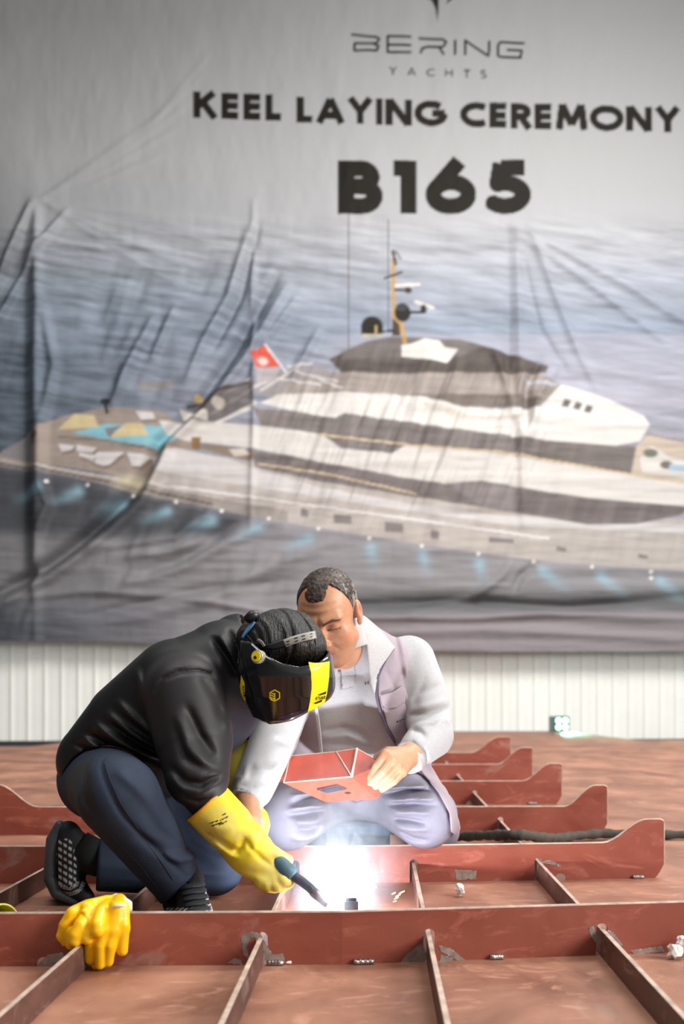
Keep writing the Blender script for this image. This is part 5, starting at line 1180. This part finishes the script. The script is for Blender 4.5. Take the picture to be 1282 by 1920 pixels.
b_ = MB(); b_.tube([sp['A'], sp['B'], sp['C'], sp['D'], sp['G']], .0022, 8); b_.build('rim', M['bare'], sh, True)
def onl(u, v, off=0.0):          # a point of the lower face, u along E-F, v towards H-I
    a = sp['E']*(1-u)+sp['F']*u; c = sp['H']*(1-u)+sp['I']*u; n = np.cross(sp['F']-sp['E'], sp['H']-sp['E']); n = n/np.linalg.norm(n); n = n if n[1] < 0 else -n
    return a*(1-v)+c*v+n*off
b_ = MB(); q = [onl(.30, .34, .002), onl(.68, .22, .002), onl(.74, .42, .002), onl(.36, .52, .002)]; nrm = onl(.5, .5, .008)-onl(.5, .5, 0); b_.prism(q, nrm*.7); b_.build('window_frame', M['steel_block'], sh)
b_ = MB(); q = [onl(.345, .365, .0085), onl(.675, .255, .0085), onl(.705, .395, .0085), onl(.385, .485, .0085)]; b_.prism(q, nrm*.12); b_.build('window_glass', M['glass'], sh)
b_ = MB(); q = [onl(.60, .62, .002), onl(.69, .60, .002), onl(.70, .66, .002), onl(.61, .68, .002)]; b_.prism(q, nrm*.2); b_.build('rivet', M['blackink'], sh)
hb = MB(); hb.tube([P(700, 1462, 2.775), P(728, 1446, 2.79), P(742, 1440, 2.80)], .011, 12); hb.build('grip', M['plastic'], sh, True)

# ================================================================== yellow rubber gloves over the front girder
GY = 2.045
def gl(p, parts, k):
    k = k*.55
    d = None
    for pts, r in parts:
        c = chain(p, [P(*q) for q in pts], r); d = c if d is None else smin(d, c, k)
    return d
GA = [([(224, 1690, 2.115), (219, 1705, 2.058), (213, 1742, 2.045)], [.017, .020, .021]), ([(207, 1692, 2.11), (196, 1708, 2.056), (196, 1742, 2.04)], [.016, .017, .018]), ([(232, 1700, 2.06), (231, 1740, 2.05)], [.012, .013]),
      ([(230, 1735, 2.046), (229, 1783, 2.05)], [.0125, .0115]), ([(212, 1745, 2.04), (206, 1772, 2.035), (203, 1803, 2.046)], [.0135, .0130, .0118]), ([(196, 1745, 2.035), (188, 1772, 2.03), (187, 1808, 2.04)], [.0135, .0125, .0110]), ([(190, 1745, 2.035), (172, 1768, 2.04), (170, 1797, 2.05)], [.0120, .0145, .0128]), ([(165, 1790, 2.06), (157, 1803, 2.06)], [.008, .0075]), ([(172, 1800, 2.055), (178, 1813, 2.055)], [.008, .006])]
GB = [([(226, 1686, 2.13), (200, 1692, 2.10), (165, 1702, 2.075), (138, 1716, 2.055)], [.012, .016, .017, .017]), ([(190, 1708, 2.05), (183, 1735, 2.018), (183, 1744, 2.016)], [.014, .0155, .0150]), ([(165, 1705, 2.062), (155, 1735, 2.035)], [.018, .020]), ([(138, 1716, 2.055), (122, 1735, 2.05), (114, 1755, 2.05)], [.016, .013, .009]),
      ([(155, 1735, 2.03), (143, 1752, 2.022), (141, 1762, 2.022)], [.018, .0165, .0150]), ([(135, 1745, 2.04), (134, 1770, 2.045)], [.013, .0125]), ([(168, 1735, 2.03), (164, 1760, 2.022)], [.013, .0130]), ([(124, 1745, 2.05), (121, 1768, 2.055)], [.010, .007]), ([(113, 1755, 2.05), (115, 1762, 2.05)], [.007, .006])]
wr_ = lambda p: .0035*(n3(p, 38, 55)-.5)
glo = np.array([-.62, 1.97, -.002], f32)
def ga_f(p): return gl(p, GA, .009)-wr_(p)
def gb_f(p): return gl(p, GB, .010)-wr_(p)-folds(p, [([(125, 1745), (140, 1722), (165, 1708)], -.005, .005), ([(150, 1712), (165, 1722), (168, 1740)], -.004, .004), ([(128, 1728), (150, 1706), (190, 1694)], -.003, .004)], 2.04)
fa = sculpt('work_glove', ga_f, glo, np.array([-.40, 2.17, .17], f32), .0021, M['rubber_glove'], None, loc=tuple(P(215, 1745, 2.05)))
tag(fa, 'yellow rubber-coated glove hanging four fingers down over the front girder, right one of the pair', 'glove', 'yellow gloves on the front girder')
fb = sculpt('work_glove', lambda p: np.maximum(gb_f(p), -ga_f(p)-.002), glo, np.array([-.40, 2.17, .17], f32), .0021, M['rubber_glove'], None, loc=tuple(P(145, 1735, 2.05)))
tag(fb, 'yellow rubber-coated glove bunched on the front girder with curled fingers, left one of the pair', 'glove', 'yellow gloves on the front girder')
b_ = MB(); b_.tube([P(228, 1688, 2.10), P(238, 1697, 2.085), P(241, 1708, 2.075)], [.010, .012, .008], 12); b_.build('knit_cuff', M['knit'], fa, True); b_ = MB(); b_.tube([P(209, 1702, 2.035), P(222, 1698, 2.032), P(235, 1697, 2.045)], [.002, .0035, .003], 8); b_.build('knit_lining', M['knit'], fa, True)
b_ = MB(); b_.tube([P(150, 1700, 2.095), P(185, 1690, 2.115), P(218, 1682, 2.14), P(232, 1685, 2.14)], [.003, .006, .008, .007], 10); b_.build('knit_cuff', M['knit'], fb, True)
def gauntL(p):
    a, c = P(4, 1732, 2.20), P(-38, 1728, 2.36); d = cap(p, a, c, .044, .040)-.003*(n3(p, 30, 12)-.5); ax = a-c
    d = smax(d, plane(p, a, ax+np.array([.10, 0, 0], f32)), .003); d = np.maximum(d, .002-p[:, 2]); return np.maximum(d, -cap(p, a+ax*.4, c, .0405, .037))
gl_ = sculpt('welding_gauntlet', gauntL, np.array([-.95, 2.12, -.002], f32), np.array([-.66, 2.48, .14], f32), .003, M['gauntlet'], None, lambda v: tint(len(v), (214, 206, 92)), loc=tuple(P(-5, 1745, 2.25)))
tag(gl_, 'yellow leather gauntlet lying behind the front girder, cut by the left picture edge', 'glove')

# ================================================================== hose, scraps, seat, work light
hp = [P(800, 1572, 3.74), P(850, 1569, 3.72), P(895, 1567, 3.62), P(930, 1566, 3.42), P(958, 1565, 3.33), P(985, 1566, 3.33), P(1015, 1571, 3.46), P(1045, 1572, 3.66), P(1080, 1567, 3.76), P(1130, 1562, 3.80), P(1200, 1565, 3.80), P(1282, 1567, 3.80), P(1420, 1566, 3.80)]
hp = np.array(hp); tt = np.linspace(0, len(hp)-1, 90); hc = np.stack([np.interp(tt, np.arange(len(hp)), hp[:, k]) for k in range(3)], 1)
for _ in range(6): hc[1:-1] = (hc[:-2]+2*hc[1:-1]+hc[2:])/4
hc[:, 2] = np.maximum(hc[:, 2], .020)
hr = .0175+.002*np.sin(np.arange(90)*1.7)+.0015*np.sin(np.arange(90)*.6)
b_ = MB(); b_.tube(hc, list(hr), 14); tag(b_.build('hose', M['hose'], None, True, loc=tuple(hc[0])), 'dark cloth-wrapped hose lying across the plating behind the second girder', 'hose')
def scrap(c, s, seed, label):
    bm = bmesh.new(); bmesh.ops.create_icosphere(bm, subdivisions=2, radius=1); r = random.Random(seed)
    for v in bm.verts: v.co = Vector((v.co.x*s[0], v.co.y*s[1], v.co.z*s[2]))*(.55+.75*r.random())
    mz = min(v.co.z for v in bm.verts)
    for v in bm.verts: v.co.z -= mz
    me = bpy.data.meshes.new('paper_scrap'); bm.to_mesh(me); bm.free(); me.materials.append(M['paper'])
    o = bpy.data.objects.new('paper_scrap', me); C.objects.link(o); o.location = [float(q) for q in c]; tag(o, label, 'paper scrap', 'crumpled white scraps'); return o
scrap(FL(861, 1681), (.014, .014, .016), 2, 'small crumpled white scrap on the plating right of the arc')
scrap(FL(1256, 1792)+np.array([0, -.03, 0], f32), (.016, .012, .016), 5, 'crumpled white scrap at the foot of the front girder by the right picture edge')
scrap(FL(1270, 1785)+np.array([0, -.03, .01], f32), (.015, .012, .018), 9, 'white scrap leaning on the other scrap at the right picture edge')
b_ = MB(); q = [FL(520, 1806), FL(530, 1803), FL(545, 1804), FL(556, 1798), FL(552, 1793), FL(538, 1793)]; b_.tube([v+np.array([0, -.02, .005], f32) for v in q], .0035, 8); tag(b_.build('cord_loop', M['paper'], None, True, loc=tuple(FL(540, 1800))), 'short white cord loop at the foot of the front girder', 'cord')
# ground patches on the frames
def patch(fo, polys, Y, kink):
    f_ = lambda p: ((Y+np.where(p[:, 0] > 0, kink[1], kink[0])*p[:, 0])-p[:, 1])
    for q in polys: decal('ground_patch', [q], f_, 1.8, M['ground'], fo, .0006, 1.2)
K1 = (.020, .13)
patch(fr1, [[(452, 1756), (470, 1747), (488, 1750), (500, 1772), (512, 1790), (530, 1787), (536, 1806), (500, 1808), (492, 1780), (484, 1760), (470, 1757), (462, 1775), (468, 1800), (456, 1790)]], 2.088, K1)
patch(fr1, [[(762, 1790), (790, 1768), (800, 1790), (796, 1806), (750, 1806)], [(822, 1772), (845, 1778), (872, 1800), (862, 1803), (826, 1784)], [(826, 1790), (850, 1796), (846, 1804), (824, 1803)], [(425, 1806), (440, 1796), (452, 1800), (456, 1809)]], 2.088, K1)
patch(fr1, [[(1103, 1738), (1112, 1736), (1122, 1760), (1116, 1768), (1106, 1752)], [(1125, 1738), (1150, 1748), (1168, 1772), (1160, 1776), (1146, 1756)], [(1180, 1782), (1240, 1774), (1246, 1784), (1190, 1790)]], 2.088, K1)
patch(fr1, [[(72, 1808), (90, 1790), (118, 1786), (124, 1806)]], 2.088, K1)
patch(fr2, [[(852, 1630), (893, 1632), (892, 1648), (856, 1650)], [(1008, 1618), (1030, 1612), (1052, 1622), (1050, 1626), (1030, 1620)]], 2.95, (0, .09))
b_ = MB(); b_.box((-.118, 3.10, .001), (.150, 3.40, .160)); tag(b_.build('seat_block', M['seat'], None, False, loc=(0, 3.25, 0), bevel=.012), 'low dark blue block under the kneeling man, seen between his knees', 'seat')
LY = 13.15; lc = P(1047, 1357, LY); wl_ = thing('work_light', 'small square work light with four glowing green-white lamps at the far plating edge', 'work light', (lc[0], LY, 0))
pm = lambda u, v, w_: lc+np.array([u*.92+w_*.39, u*.39*-1*0+w_*.92, v], f32)
def rbox(c, hx_, hy_, y0, y1, r, n=6):
    pts = []
    for cx, cy, a0 in ((hx_-r, hy_-r, 0), (-hx_+r, hy_-r, 90), (-hx_+r, -hy_+r, 180), (hx_-r, -hy_+r, 270)):
        for i in range(n+1): a = math.radians(a0+90*i/n); pts.append((cx+r*math.cos(a), cy+r*math.sin(a)))
    return [(c[0]+a, y0, c[2]+bb) for a, bb in pts]
b_ = MB(); b_.prism(rbox(lc+np.array([.03, 0, 0], f32), .100, .105, LY-.06, 0, .03), (0, .03, 0)); b_.build('face', M['lamp_body'], wl_)
b_ = MB(); b_.prism(rbox(lc+np.array([-.02, 0, 0], f32), .095, .10, LY-.03, 0, .02), (0, .10, 0)); b_.build('case', M['lamp_case'], wl_)
for i, (u, v) in enumerate(((-.044, .044), (.044, .044), (-.044, -.044), (.044, -.044))):
    c = lc+np.array([.03+u, -.062, v], f32); b_ = MB(); b_.tube([c, c+np.array([0, -.008, 0], f32)], [.038, .034], 18); b_.build('lamp_lens', M['led'], wl_)
l = bpy.data.lights.new('work_light_beam', 'SPOT'); l.energy = 240; l.color = (.25, 1.0, .72); l.spot_size = math.radians(110); l.spot_blend = .6; l.shadow_soft_size = .05
lo_ = bpy.data.objects.new('work_light_beam', l); C.objects.link(lo_); lo_.location = (float(lc[0])+.05, LY-.12, float(lc[2])+.02); lo_.rotation_euler = Vector((.7, -.8, -.35)).to_track_quat('-Z', 'Y').to_euler()
